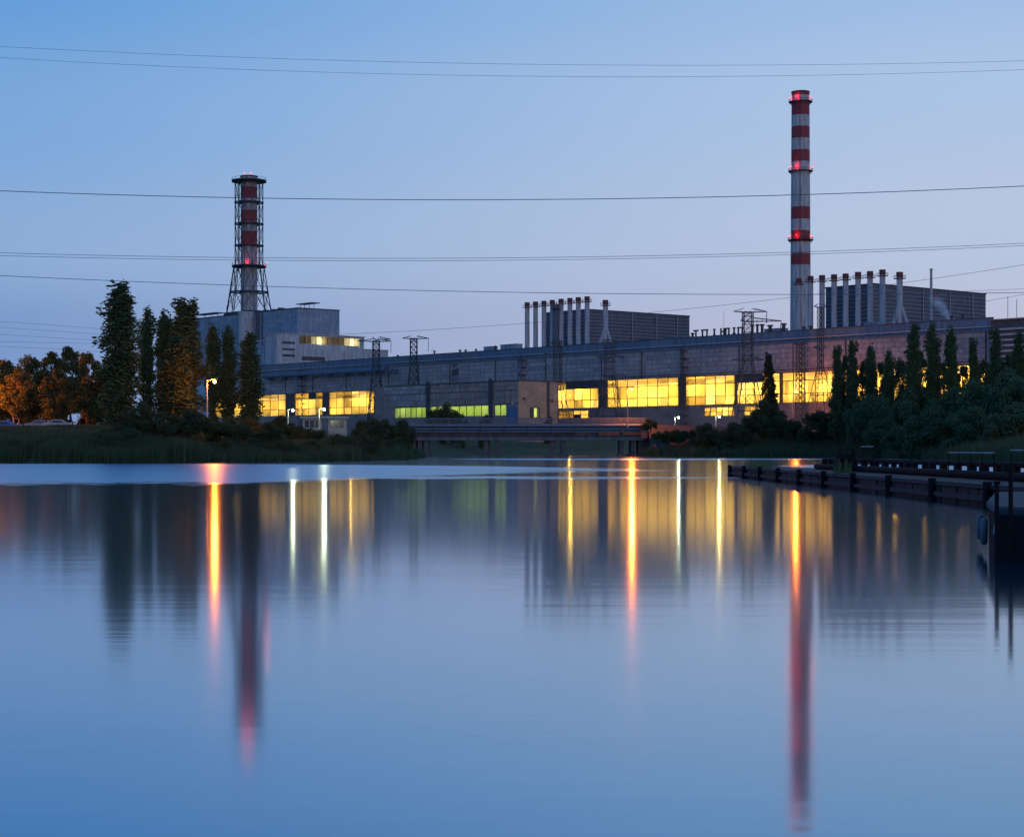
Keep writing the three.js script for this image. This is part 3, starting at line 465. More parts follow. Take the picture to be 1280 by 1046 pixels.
// ------------------------------------------------------------------ bridge
{
  const D = 486, o = thing('road_bridge', 'low concrete road bridge with pipes and railing over the channel', 'bridge', [0, 0, -D]), x0 = X(478, D), x1 = X(806, D), y = py => Y(py, D), R = rng(8);
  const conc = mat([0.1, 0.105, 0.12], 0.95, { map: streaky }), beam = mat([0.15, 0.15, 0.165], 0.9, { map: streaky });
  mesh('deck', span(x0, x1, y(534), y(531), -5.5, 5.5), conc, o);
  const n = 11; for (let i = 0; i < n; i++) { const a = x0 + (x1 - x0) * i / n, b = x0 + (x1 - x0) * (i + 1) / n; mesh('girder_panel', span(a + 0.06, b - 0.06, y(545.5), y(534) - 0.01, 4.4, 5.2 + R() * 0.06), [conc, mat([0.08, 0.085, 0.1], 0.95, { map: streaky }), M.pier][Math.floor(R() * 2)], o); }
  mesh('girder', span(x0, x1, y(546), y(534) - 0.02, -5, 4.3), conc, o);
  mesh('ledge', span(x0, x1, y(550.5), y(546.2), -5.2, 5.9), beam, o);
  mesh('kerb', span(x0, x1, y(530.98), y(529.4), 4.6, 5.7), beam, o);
  for (const [py, r, z] of [[532.2, 0.42, 6.2], [536.5, 0.34, 6.0], [540, 0.28, 5.9]]) mesh('pipe', bar(V(x0, y(py), z), V(x1, y(py), z), r, 12), M.sheet[3], o);
  for (let x = x0 + 1; x < x1; x += 6.2) mesh('pipe_bracket', span(x, x + 0.25, y(541.5), y(530.9), 5.22, 6.6), M.dark, o);
  const posts = []; for (let x = x0 + 0.5; x < x1; x += 1.9) { const p = mesh('rail_post', rpGeo(y(529.5), y(523.3)), M.sheet[3], o); p.position.set(x, 0, 5.1); }
  for (const py of [523.2, 525.4, 527.6]) mesh('handrail', bar(V(x0, y(py), 5.1), V(x1, y(py), 5.1), 0.09, 6), M.sheet[3], o);
  for (const py of [523.2, 526.5]) mesh('handrail', bar(V(x0, y(py), -5.1), V(x1, y(py), -5.1), 0.08, 6), M.sheet[3], o);
  for (const px of [526, 534, 608, 622, 690, 704, 776, 790]) { const x = X(px, D); mesh('pier', [span(x - 0.55, x + 0.55, -2, y(550.7), -4.5, 5), span(x - 1.1, x + 1.1, -2, 0.5, -5, 5.5)], M.pier, o); }
  mesh('end_post', [span(x1 - 1.3, x1 + 0.3, y(548), y(532), 5.25, 6.7), span(x1 - 1.5, x1 + 0.5, y(532) + 0.01, y(531), 5.1, 6.9)], beam, o);
  mesh('abutment', [span(x1 - 2, x1 + 9, -2, y(546), -5.4, 4.3), span(x0 - 6, X(521, D), -2, y(550.6), -5.4, 4.2)], M.pier, o);
}
function rpGeo(a, b) { return span(-0.05, 0.05, a, b, -0.05, 0.05); }
{ // road that leaves the bridge to the right, on its embankment
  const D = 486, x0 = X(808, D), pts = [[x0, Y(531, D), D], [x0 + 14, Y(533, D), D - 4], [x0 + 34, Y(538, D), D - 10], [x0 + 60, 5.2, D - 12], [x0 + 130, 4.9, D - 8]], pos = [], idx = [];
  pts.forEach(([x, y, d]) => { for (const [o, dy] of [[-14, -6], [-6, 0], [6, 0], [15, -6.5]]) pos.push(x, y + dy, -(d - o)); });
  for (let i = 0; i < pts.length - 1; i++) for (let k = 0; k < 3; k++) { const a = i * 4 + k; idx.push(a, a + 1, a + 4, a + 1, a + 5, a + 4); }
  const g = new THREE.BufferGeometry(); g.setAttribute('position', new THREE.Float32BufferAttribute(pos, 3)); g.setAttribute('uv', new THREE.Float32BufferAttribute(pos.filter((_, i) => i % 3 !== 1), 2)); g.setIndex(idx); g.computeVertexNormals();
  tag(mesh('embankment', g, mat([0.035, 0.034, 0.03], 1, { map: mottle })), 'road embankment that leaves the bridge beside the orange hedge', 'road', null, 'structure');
}

// ------------------------------------------------------------------ street lamps
const poleMat = mat([0.35, 0.34, 0.32], 0.6, { map: mottle });
function streetLamp(px, py, D, kind, I, label, size = 1, base) {
  const x = X(px, D), g0 = base ?? groundY(x, D) - 0.1, h = Y(py, D) - g0, o = thing('street_lamp', label, 'street lamp', [x - 1.1, g0, -D]);
  mesh('pole', cyl(0.14, 0.09, 0, h + 0.25, 0, 0, 10), poleMat, o); mesh('foot', cyl(0.3, 0.24, -0.5, 0.5, 0, 0, 10), poleMat, o);
  mesh('arm', bar(V(0, h + 0.15, 0), V(1.05, h + 0.42, 0), 0.06, 6), poleMat, o);
  mesh('lamp_head', [box(0.9, 0.16, 0.36, 1.1, h + 0.46, 0), box(0.5, 0.12, 0.26, 1.1, h + 0.6, 0)], M.steel, o);
  bulb('bulb', kind, I, V(1.1, h, 0), o, size, 12); return o;
}
streetLamp(268, 477, 262, 'sodium', 430, 'glaring orange street lamp among the poplars on the reedy bank', 1.05);
streetLamp(790, 487, 478, 'sodium', 1700, 'orange street lamp standing at the bridge end', 1.05, 8);
streetLamp(995, 490, 572, 'sodium', 1300, 'orange street lamp between the dark conifer and the slim pylon', 1.05);
streetLamp(848.5, 522, 540, 'white', 190, 'low greenish white lamp beside the pale fence', 1.05);
streetLamp(899.5, 521, 540, 'white', 95, 'low greenish white lamp above the dark shrubs', 1.05);
streetLamp(366, 513, 398, 'white', 110, 'greenish white lamp above the olive shrubs beside the pier of the hall', 1.0);
streetLamp(405, 512, 396, 'white', 190, 'greenish white lamp on the post between the two gatehouses', 1.0);
streetLamp(1180, 493, 372, 'sodium', 9, 'small dim lamp glimmering within the dark willows', 0.7);
streetLamp(-75, 478, 296, 'sodium', 5200, 'street lamp on the bank road beside the park trees', 1.0);
streetLamp(23, 486, 356, 'sodium', 300, 'street lamp hidden in the left park trees on a red lit post'.replace('left ', ''), 1.0);
streetLamp(72, 486, 358, 'sodium', 500, 'street lamp hidden in the park trees behind the parked cars', 1.0);

// ------------------------------------------------------------------ trees, shrubs, reeds
const leafMat = (c, t = 0.3) => new THREE.MeshPhysicalMaterial({ color: C(...c), roughness: 1, transmission: t, thickness: 0, specularIntensity: 0.2, vertexColors: true, side: THREE.DoubleSide });
const L = { poplar: leafMat([0.06, 0.11, 0.05]), oak: leafMat([0.07, 0.08, 0.03]), shrub: leafMat([0.045, 0.075, 0.035]), conifer: leafMat([0.03, 0.055, 0.03]), willow: leafMat([0.06, 0.12, 0.06]) }, bark = mat([0.07, 0.055, 0.045], 1, { map: mottle });
function leaves(r, clumps, n, size) {
  const pos = new Float32Array(n * 18), col = new Float32Array(n * 18), cum = []; let tot = 0;
  for (const c of clumps) { tot += Math.pow(c[3] * c[4] * c[5], 0.75); cum.push(tot); }
  const a = V(), b = V(), nn = V();
  for (let i = 0; i < n; i++) {
    const q = r() * tot; let k = 0; while (cum[k] < q) k++;
    const [cx, cy, cz, rx, ry, rz] = clumps[k]; let x, y, z, l; do { x = r() * 2 - 1; y = r() * 2 - 1; z = r() * 2 - 1; l = Math.hypot(x, y, z); } while (l > 1 || l < 0.05);
    const rad = Math.pow(r(), 0.38) * (0.92 + 0.25 * r() * r()) / l; x = cx + x * rad * rx; y = cy + y * rad * ry; z = cz + z * rad * rz;
    nn.set(r() - 0.5, r() - 0.5, r() - 0.5).normalize(); a.set(r() - 0.5, r() - 0.5, r() - 0.5).cross(nn).normalize(); b.crossVectors(nn, a);
    const s = size * (0.55 + 0.9 * r()), f = s * 0.35, tone = 0.65 + 0.7 * r(), warm = 0.9 + 0.25 * r();
    const v = [[-1, 0, 0], [0, -0.62, f], [1, 0, 0], [-1, 0, 0], [1, 0, 0], [0, 0.62, f]];
    v.forEach(([p, w, o], j) => { const m = i * 18 + j * 3; pos[m] = x + s * 0.5 * (a.x * p + b.x * w) + nn.x * o; pos[m + 1] = y + s * 0.5 * (a.y * p + b.y * w) + nn.y * o; pos[m + 2] = z + s * 0.5 * (a.z * p + b.z * w) + nn.z * o; col[m] = tone * warm; col[m + 1] = tone; col[m + 2] = tone; });
  }
  const g = new THREE.BufferGeometry(); g.setAttribute('position', new THREE.BufferAttribute(pos, 3)); g.setAttribute('color', new THREE.BufferAttribute(col, 3)); g.computeVertexNormals(); return g;
}
/* kinds of tree, each one metre of height for one unit; width 2 units across at most */
function build(kind, seed) {
  const r = rng(seed), cl = [], wood = [], H = 10;
  if (kind === 'poplar') {                                  // columnar: steep lobes that end in ragged tips
    const slim = 0.62 + 0.3 * r(), fork = r() < 0.5 ? 0.28 : 0, fa = r() * 6.28;
    wood.push(bar(V(0, -0.3, 0), V(0, 8, 0), 0.1, 7, 0.03));
    for (let i = 0; i < 22; i++) { const t = 0.02 + 0.9 * i / 22, wd = 0.9 * Math.pow(Math.sin(Math.PI * Math.min(1, 0.2 + t * 0.77)), 0.55); const off = t > 0.5 ? fork * (t - 0.5) * 2 : 0; if (r() < 0.12) continue; cl.push([(r() - 0.5) * 0.3 + Math.cos(fa) * off, t * H * (1 - off * 0.12), (r() - 0.5) * 0.3 + Math.sin(fa) * off, wd * slim * 0.8, 0.55, wd * slim * 0.8]); if (off) cl.push([-Math.cos(fa) * off * 1.3, t * H * (1 - fork * 0.3 * r()), -Math.sin(fa) * off * 1.3, wd * 0.4, 0.5, wd * 0.4]); }
    for (let i = 0; i < 64; i++) { const t = 0.03 + 0.9 * Math.pow(r(), 0.95), wd = 0.9 * Math.pow(Math.sin(Math.PI * Math.min(1, 0.2 + t * 0.77)), 0.55), a = r() * 6.28, q = wd * (0.25 + 1.05 * r() * r()); cl.push([Math.cos(a) * q * 0.66, t * H, Math.sin(a) * q * 0.66, 0.16 * wd + 0.07 + 0.12 * r(), 0.5 + 0.4 * r(), 0.2 * wd + 0.07 + 0.1 * r()]); if (i % 4 === 0) wood.push(bar(V(0, Math.max(0.6, t * H - 2.4), 0), V(Math.cos(a) * q * 0.6, t * H, Math.sin(a) * q * 0.6), 0.03, 4, 0.01)); }
    for (let i = 0; i < 7; i++) { const a = r() * 6.28, q = 0.45 * r(); cl.push([Math.cos(a) * q, 8.5 + 0.95 * r(), Math.sin(a) * q, 0.13, 0.5, 0.13]); }
    return [leaves(r, cl, 9000, 0.17), wood];
  }
  if (kind === 'conifer') {
    wood.push(bar(V(0, -0.3, 0), V(0, 9.6, 0), 0.18, 7, 0.03));
    for (let i = 0; i < 44; i++) { const t = 0.06 + 0.9 * i / 44, wd = Math.pow(1 - t, 0.75) + 0.08, a = i * 2.4, q = wd * 0.62; cl.push([Math.cos(a) * q, t * H, Math.sin(a) * q, 0.42 * wd + 0.06, 0.42, 0.42 * wd + 0.06]); }
    return [leaves(r, cl, 5600, 0.2), wood];
  }
  if (kind === 'oak') {                                     // loose park tree with limbs that show
    wood.push(bar(V(0, -0.4, 0), V(0.15, 3.2, 0), 0.17, 7, 0.12));
    for (let i = 0; i < 34; i++) { const a = r() * 6.28, q = 2.5 * Math.sqrt(r()), y = 2.3 + 6.2 * r() * (1 - q * 0.1), s = 0.45 + 0.6 * r(); cl.push([Math.cos(a) * q, y, Math.sin(a) * q, s, s * 0.85, s]); if (i % 2) wood.push(bar(V(0.1, 1.8 + r() * 1.6, 0), V(Math.cos(a) * q * 0.9, y - 0.2, Math.sin(a) * q * 0.9), 0.06, 5, 0.015)); }
    for (let i = 0; i < 14; i++) { const a = r() * 6.28, q = 2.0 * r(), y = 8.9 - q * 0.7 + 0.6 * r(); cl.push([Math.cos(a) * q, y, Math.sin(a) * q, 0.45 + 0.25 * r(), 0.6, 0.45 + 0.25 * r()]); wood.push(bar(V(Math.cos(a) * q * 0.5, 6.5, Math.sin(a) * q * 0.5), V(Math.cos(a) * q, y, Math.sin(a) * q), 0.03, 4, 0.01)); }
    return [leaves(r, cl, 7000, 0.27), wood];
  }
  // rounded shrub or willow mass
  for (let i = 0; i < 7; i++) { const a = r() * 6.28; wood.push(bar(V(Math.cos(a) * 0.5, -0.5, Math.sin(a) * 0.5), V(Math.cos(a) * 1.8, 4 + 1.5 * r(), Math.sin(a) * 1.8), 0.12, 5, 0.04)); }
  for (let i = 0; i < 34; i++) { const a = r() * 6.28, q = 3.9 * Math.sqrt(r()), y = 0.6 + (8.2 - q * 0.75) * Math.pow(r(), 0.7), s = 0.8 + 0.8 * r(); cl.push([Math.cos(a) * q, y, Math.sin(a) * q, s, s * 0.95, s]); }
  return [leaves(r, cl, 8000, 0.4), wood];
}
const KINDS = {};
for (const [k, n] of [['poplar', 7], ['oak', 4], ['shrub', 5], ['conifer', 1]]) KINDS[k] = Array.from({ length: n }, (_, i) => { const [crown, wood] = build(k, 100 + i * 7 + k.length * 31); return [crown, mergeGeometries(wood)]; });
let treeNo = 0; const rt = rng(404);
function tree(kind, px, pyTop, D, halfPx, label, group, opt = {}) {
  const x = X(px, D), g0 = (opt.base ?? groundY(x, D)) - 0.1, h = Y(pyTop, D) - g0, half = halfPx / F * D, [crown, wood] = KINDS[kind][treeNo++ % KINDS[kind].length];
  const name = { poplar: 'poplar_tree', oak: 'park_tree', shrub: opt.name || 'shrub', conifer: 'conifer_tree' }[kind], o = thing(name, label, kind === 'shrub' ? 'shrub' : 'tree', [x, g0, -D], rt() * 6.28, group);
  const wn = { poplar: 0.74, oak: 2.7, shrub: 4.4, conifer: 0.95 }[kind];
  mesh('crown', crown, opt.mat || L[kind], o); mesh(kind === 'shrub' ? 'stems' : 'trunk', wood, bark, o);
  if (kind !== 'shrub') { o.rotation.z = (rt() - 0.5) * 0.07; }
  o.scale.set(half / wn * (0.9 + 0.2 * rt()), h / (kind === 'shrub' ? 9.3 : 9.75), half / wn); return o;
}
// left bank
tree('poplar', 148, 355, 262, 31, 'broad tall poplar on the reedy bank, tallest of its clump', null);
tree('poplar', 183, 385, 272, 15, 'slender poplar beside the tallest poplar of the bank');
tree('poplar', 206, 387, 280, 18, 'poplar between the slender poplar and the one with the tufted top');
tree('poplar', 231, 372, 276, 29, 'poplar with a tufted top beside the glaring orange lamp');
tree('poplar', 222, 420, 268, 26, 'shorter dark poplar in front of the tufted poplar', null);
tree('poplar', 266, 403, 300, 13.5, 'twin narrow poplar behind the glaring orange lamp', 'twin poplars behind the orange lamp');
tree('poplar', 283, 405, 300, 12.5, 'twin narrow poplar behind the glaring orange lamp', 'twin poplars behind the orange lamp');
tree('poplar', 311, 417, 298, 20, 'poplar covering the far end of the turbine hall', null);
[[6, 449, 316, 25, 'leafy park tree behind the dark blue car'], [36, 443, 330, 27, 'park tree behind the silver blue car, tinged orange'], [64, 441, 318, 27, 'park tree behind the pale grey car, tinged orange'], [87, 432, 330, 24, 'tallest and thinnest park tree, tinged orange, beside the parked cars'], [108, 440, 312, 25, 'park tree beside the broad tall poplar'], [-16, 450, 305, 24, 'park tree beside the dark blue car, cut by the picture edge'.replace(', cut by the picture edge', ' with a spreading crown')], [23, 460, 302, 22, 'low park tree in front of the hidden lamp'], [72, 460, 300, 23, 'low park tree shading the pale grey car']].forEach(([px, py, D, hw, label]) => tree('oak', px, py, D, hw, label, 'park trees behind the reeds'));
for (const [px, py, D, hw] of [[-20, 470, 372, 34], [20, 466, 380, 36], [60, 462, 376, 36], [98, 468, 372, 34], [130, 466, 366, 30]]) tree('shrub', px, py, D, hw, 'dense dark tree mass at the back of the park', 'dense trees behind the park', { name: 'background_tree', mat: L.oak });
for (const [px, py, D, hw, m] of [[172, 500, 250, 24], [205, 512, 246, 26], [240, 508, 250, 28], [285, 517, 252, 30], [330, 524, 258, 26], [150, 528, 242, 26], [312, 521, 275, 18, 'warm'], [352, 518, 300, 22, 'warm'], [385, 528, 282, 20], [128, 538, 236, 22], [158, 534, 238, 24], [110, 545, 233, 14]]) tree('shrub', px, py, D, hw, m ? 'olive shrub below the white lamp behind the reeds' : 'dark shrub growing behind the reeds below the poplars', m ? 'olive shrubs' : 'shrubs behind the reeds', { mat: m ? L.oak : L.shrub });
for (const [px, py, D, hw] of [[418, 541, 270, 26], [446, 536, 285, 20]]) tree('shrub', px, py, D, hw, 'low round shrub at the water in front of the gatehouses', 'low shrubs before the gatehouses');
for (const [px, py, D, hw, m] of [[458, 518, 330, 22, 'warm'], [478, 522, 325, 20], [503, 521, 330, 20], [493, 545, 310, 18]]) tree('shrub', px, py, D, hw, 'bushy shrub at the left end of the bridge'.replace('left', 'reedy bank'), 'shrubs at the bridge end', { mat: m ? L.oak : L.shrub });
{ const q = rng(99); for (let k = 0; k < 30; k++) { const px = -20 + 520 * (k + 0.8 * q()) / 30; let d = 228; while (shore(X(px, d), d) < 1.2 + 3.5 * q() && d < 340) d += 1.5; tree('shrub', px, 551 - 13 * q() * q() + (d - 230) * 0.02, d, 9 + 12 * q(), 'small dark shrub rising from the reeds at the water edge', 'small shrubs in the reeds'); } }
tree('shrub', 552, 497, 590, 19, 'round dark tree in front of the green lit annex windows', null, { name: 'round_tree' });
tree('shrub', 574, 508, 586, 12, 'small dark tree beside the round one in front of the annex', null, { name: 'round_tree' });
tree('shrub', 607, 516, 588, 9, 'low bush before the annex wall under the drain pier', null, {});
tree('shrub', 686, 518, 600, 9, 'low bush at the foot of the tan annex wall', null, {});
// right bank
tree('shrub', 812, 522, 474, 11, 'round bush lit orange at the bridge end', null, { base: 6.3 });
for (const [px, D] of [[824, 465], [835, 464], [846, 462], [857, 461], [868, 459]]) tree('shrub', px, 535.5 + (px % 3) * 0.8, D, 10, 'low hedge bush lit orange along the embankment', 'orange hedge beside the bridge', { base: 3.4 });
tree('conifer', 963, 440, 478, 15, 'dark pointed conifer in front of the lit windows');
[[884, 524, 452, 21, 'dark shrub beside the orange hedge on the far shore'], [915, 526, 446, 22, 'broad shrub below the second greenish white lamp'], [938, 518, 450, 18, 'shrub at the foot of the tall two armed pylon'], [962, 497, 452, 22, 'tall shrub in front of the conifer'], [985, 515, 446, 18, 'shrub at the foot of the orange street lamp by the conifer'], [1022, 508, 438, 24, 'shrub at the foot of the slim pylon'], [1048, 505, 436, 20, 'shrub between the slim pylon and the poplars']].forEach(([px, py, D, hw, label]) => tree('shrub', px, py, D, hw, label, 'shrubs on the far shore'));
[[1047, 431, 424, 10, 'narrow poplar next to the slim pylon'], [1067, 426, 422, 12, 'poplar in front of the middle vent stacks by the tall chimney'], [1090, 428, 420, 10.5, 'poplar between two shorter ones below the corner of the dark reactor building'], [1112, 437, 416, 10, 'short pointed poplar below the last vent stacks'], [1139, 406, 352, 13, 'tall poplar below the splayed stack'], [1165, 404, 350, 13, 'tall poplar below the thin roof mast'], [1190, 407, 348, 11.5, 'tall poplar below the steam puff'], [1220, 421, 346, 10, 'shorter poplar at the end of the turbine hall roof'], [1246, 410, 344, 13, 'poplar covering the corner of the louvred building'], [1274, 411, 342, 11, 'slim poplar in front of the white louvres'], [1298, 405, 340, 12, 'poplar beyond the slim one at the white louvres']].forEach(([px, py, D, hw, label]) => tree('poplar', px, py, D, hw, label, 'poplars before the turbine hall'));
for (const [px, py, D, hw] of [[1057, 446, 430, 13], [1079, 450, 428, 14], [1102, 452, 425, 13], [1126, 446, 402, 15], [1152, 440, 398, 16], [1176, 452, 395, 12], [1205, 456, 392, 13], [1232, 448, 390, 14], [1260, 444, 388, 16], [1290, 440, 386, 16]]) tree('oak', px, py, D, hw * 1.15, 'leafy round crowned tree filling the gaps of the poplar row', 'trees between the poplars', { mat: L.shrub });
for (const [px, py, D, hw] of [[1082, 490, 405, 26], [1118, 486, 392, 28], [1150, 474, 352, 34], [1190, 480, 340, 34], [1222, 470, 330, 36], [1262, 456, 318, 40], [1295, 450, 300, 40], [1105, 515, 380, 26], [1165, 505, 330, 34], [1215, 505, 305, 36], [1268, 500, 285, 44], [1130, 530, 350, 26]]) tree('shrub', px, py, D, hw, 'large dark willow below the poplar row', 'willows below the poplar row', { name: 'willow', mat: L.willow });
{ // reeds and bank grass
  const r = rng(71), blades = (n, spread, h, w) => { const p = []; for (let i = 0; i < n; i++) { const x = (r() - 0.5) * spread, z = (r() - 0.5) * spread, a = r() * 6.28, hh = h * (0.55 + 0.45 * r()), lx = (r() - 0.5) * 0.5, lz = (r() - 0.5) * 0.5, c = Math.cos(a) * w, s = Math.sin(a) * w; p.push(x - c, 0, z - s, x + c, 0, z + s, x + lx * 0.4 + c * 0.8, hh * 0.6, z + lz * 0.4 + s * 0.8, x - c, 0, z - s, x + lx * 0.4 + c * 0.8, hh * 0.6, z + lz * 0.4 + s * 0.8, x + lx * 0.4 - c * 0.8, hh * 0.6, z + lz * 0.4 - s * 0.8, x + lx * 0.4 - c * 0.8, hh * 0.6, z + lz * 0.4 - s * 0.8, x + lx * 0.4 + c * 0.8, hh * 0.6, z + lz * 0.4 + s * 0.8, x + lx, hh, z + lz); } const g = new THREE.BufferGeometry(); g.setAttribute('position', new THREE.Float32BufferAttribute(p, 3)); g.computeVertexNormals(); return g; };
  const bed = (name, geo, m, spots, label) => { const im = new THREE.InstancedMesh(geo, m, spots.length), o = new THREE.Object3D(), c = new THREE.Color(); spots.forEach(([x, y, d, s, t], i) => { o.position.set(x, y, -d); o.rotation.y = r() * 6.28; o.scale.set(s, s * t, s); o.updateMatrix(); im.setMatrixAt(i, o.matrix); const k = 0.7 + 0.6 * r(); im.setColorAt(i, c.setRGB(k * (0.9 + 0.3 * r()), k, k * 0.9)); }); im.name = numbered(name); im.castShadow = im.receiveShadow = true; scene.add(im); tag(im, label, 'reeds', null, 'stuff'); };
  const reedMat = new THREE.MeshPhysicalMaterial({ color: C(0.05, 0.08, 0.045), roughness: 1, transmission: 0.25, thickness: 0, side: THREE.DoubleSide, specularIntensity: 0.2 });
  const spots = []; let guard = 0;
  while (spots.length < 5200 && guard++ < 200000) { const px = -60 + 590 * r(), d = 222 + 200 * r() * r(), x = X(px, d), s = shore(x, d); if (s < -2.2 || s > 10 || nG(x / 5 + 31, d / 5) < 0.22) continue; const g = groundY(x, d); spots.push([x, Math.max(-0.3, g - 0.2), d, 0.8 + 0.5 * r(), 0.35 + 1.15 * nG(x / 7 + 9, d / 7)]); }
  bed('reed_bed', blades(22, 1.5, 2.2, 0.03), reedMat, spots, 'dark green reed bed along the near bank');
  const sp3 = []; guard = 0;
  while (sp3.length < 4200 && guard++ < 300000) { const px = -60 + 560 * r(), d = 232 + 90 * r(), x = X(px, d), s = shore(x, d); if (s < 7 || s > 48) continue; sp3.push([x, groundY(x, d) - 0.15, d, 0.7 + 0.8 * r(), 0.1 + 0.4 * nG(x / 6 + 3, d / 6)]); }
  bed('meadow_grass', blades(26, 2.0, 1.5, 0.04), reedMat, sp3, 'rough grass on the bank between the reeds and the park trees');
  const sp2 = []; guard = 0;
  while (sp2.length < 6500 && guard++ < 300000) { const px = 800 + 520 * r(), d = 185 + 290 * r(), x = X(px, d), s = shore(x, d); if (s < -0.8 || s > 26) continue; sp2.push([x, Math.max(-0.2, groundY(x, d) - 0.15), d, 0.8 + 0.7 * r(), 0.6 + 0.7 * r()]); }
  bed('bank_grass', blades(24, 1.9, 1.7, 0.045), reedMat, sp2, 'rough grass along the far shore behind the jetty wall');
}

// ------------------------------------------------------------------ small buildings, fence and cars on the far bank
function gatehouse(px, D, w, h, label) {
  const x = X(px, D), g = groundY(x, D), top = Y(521, D), o = thing('gatehouse', label, 'gatehouse', [x, g - 0.3, -D]), H = top - g, wallM = mat([0.4, 0.4, 0.36], 0.9, { map: mottle });
  mesh('wall', [span(-w / 2, w / 2, 0, H - 2.3, -3, 0), span(-w / 2, w / 2, H - 0.5, H, -3, 0), span(-w / 2, -w / 2 + 0.4, H - 2.3, H - 0.5, -3, 0), span(w / 2 - 0.4, w / 2, H - 2.3, H - 0.5, -3, 0), span(-w / 2 + 0.4, w / 2 - 0.4, H - 2.3, H - 0.5, -3, -2.7)], wallM, o);
  mesh('roof', span(-w / 2 - 0.6, w / 2 + 0.6, H + 0.01, H + 0.35, -3.6, 0.8), M.white, o);
  const n = 3, cw = (w - 0.8) / n; for (let i = 0; i < n; i++) { const q = new THREE.Group(); q.name = 'window'; o.add(q); const cx = -w / 2 + 0.4 + (i + 0.5) * cw; mesh('pane', span(cx - cw / 2 + 0.08, cx + cw / 2 - 0.08, H - 2.25, H - 0.55, -0.2, -0.14), M.glassDark, q); mesh('frame', [span(cx - cw / 2, cx - cw / 2 + 0.08, H - 2.3, H - 0.5, -0.24, 0.04), span(cx + cw / 2 - 0.08, cx + cw / 2, H - 2.3, H - 0.5, -0.24, 0.04)], M.white, q); }
  return o;
}
gatehouse(390, 440, 4.6, 4, 'small gatehouse with white flat roof beside the olive shrubs');
gatehouse(421, 440, 4.2, 4, 'small gatehouse with white flat roof beside the lamp post and bridge shrubs');
{ // pale concrete fence right of the bridge: panels between posts
  const D = 548, o = thing('concrete_fence', 'pale concrete panel fence below the greenish white lamps', 'fence', [0, 0, -D]), R = rng(2);
  for (let i = 0; i < 14; i++) { const x0 = X(806, D) + i * 3.1, g = groundY(x0, D); mesh('fence_panel', span(x0 + 0.14, x0 + 2.96, g - 0.4, g + 2.9 + R() * 0.08, -0.06, 0.06), M.offWhite, o); mesh('fence_post', span(x0 - 0.13, x0 + 0.13, g - 0.4, g + 3.1, -0.13, 0.13), M.white, o); }
}
function car(px, D, c, turn, label) {
  const x = X(px, D), o = thing('parked_car', label, 'car', [x, groundY(x, D), -D], turn), paint = new THREE.MeshPhysicalMaterial({ color: C(...c), roughness: 0.35, clearcoat: 0.6 });
  const s = new THREE.Shape(); [[-2.1, 0.32], [-2.15, 0.7], [-2.0, 0.92], [-1.1, 1.0], [-0.55, 1.42], [0.75, 1.46], [1.45, 1.02], [2.05, 0.95], [2.15, 0.65], [2.1, 0.32]].forEach(([a, b], i) => i ? s.lineTo(a, b) : s.moveTo(a, b)); s.closePath();
  mesh('body', new THREE.ExtrudeGeometry(s, { depth: 1.5, bevelEnabled: true, bevelSize: 0.07, bevelThickness: 0.1, bevelSegments: 2 }).translate(0, 0, -0.75), paint, o);
  for (const sd of [-1, 1]) { const q = new THREE.Shape(); [[-0.95, 1.03], [-0.5, 1.36], [0.7, 1.39], [1.25, 1.05]].forEach(([a, b], i) => i ? q.lineTo(a, b) : q.moveTo(a, b)); q.closePath(); mesh('side_window', new THREE.ExtrudeGeometry(q, { depth: 0.03, bevelEnabled: false }).translate(0, 0, sd > 0 ? 0.85 : -0.88), M.glassDark, o); }
  for (const wx of [-1.35, 1.35]) for (const sd of [-1, 1]) { const w = mesh('wheel', new THREE.CylinderGeometry(0.33, 0.33, 0.22, 18).rotateX(Math.PI / 2), M.dark, o); w.position.set(wx, 0.33, sd * 0.78); const rim = mesh('rim', new THREE.CylinderGeometry(0.2, 0.2, 0.02, 14).rotateX(Math.PI / 2), M.stack, w); rim.position.z = sd * 0.12; }
  for (const sd of [-1, 1]) { mesh('headlight', box(0.06, 0.16, 0.34, -2.2, 0.72, sd * 0.58), M.white, o); mesh('tail_light', box(0.06, 0.16, 0.3, 2.2, 0.78, sd * 0.6), M.red, o); }
}
car(48, 292, [0.1, 0.13, 0.19], 0.15, 'silver blue car parked under the orange lit park trees');
car(71, 290, [0.3, 0.31, 0.33], 0.05, 'pale grey car parked beside the silver blue car');
car(5, 288, [0.05, 0.12, 0.3], -0.1, 'dark blue car parked at the edge of the park trees');

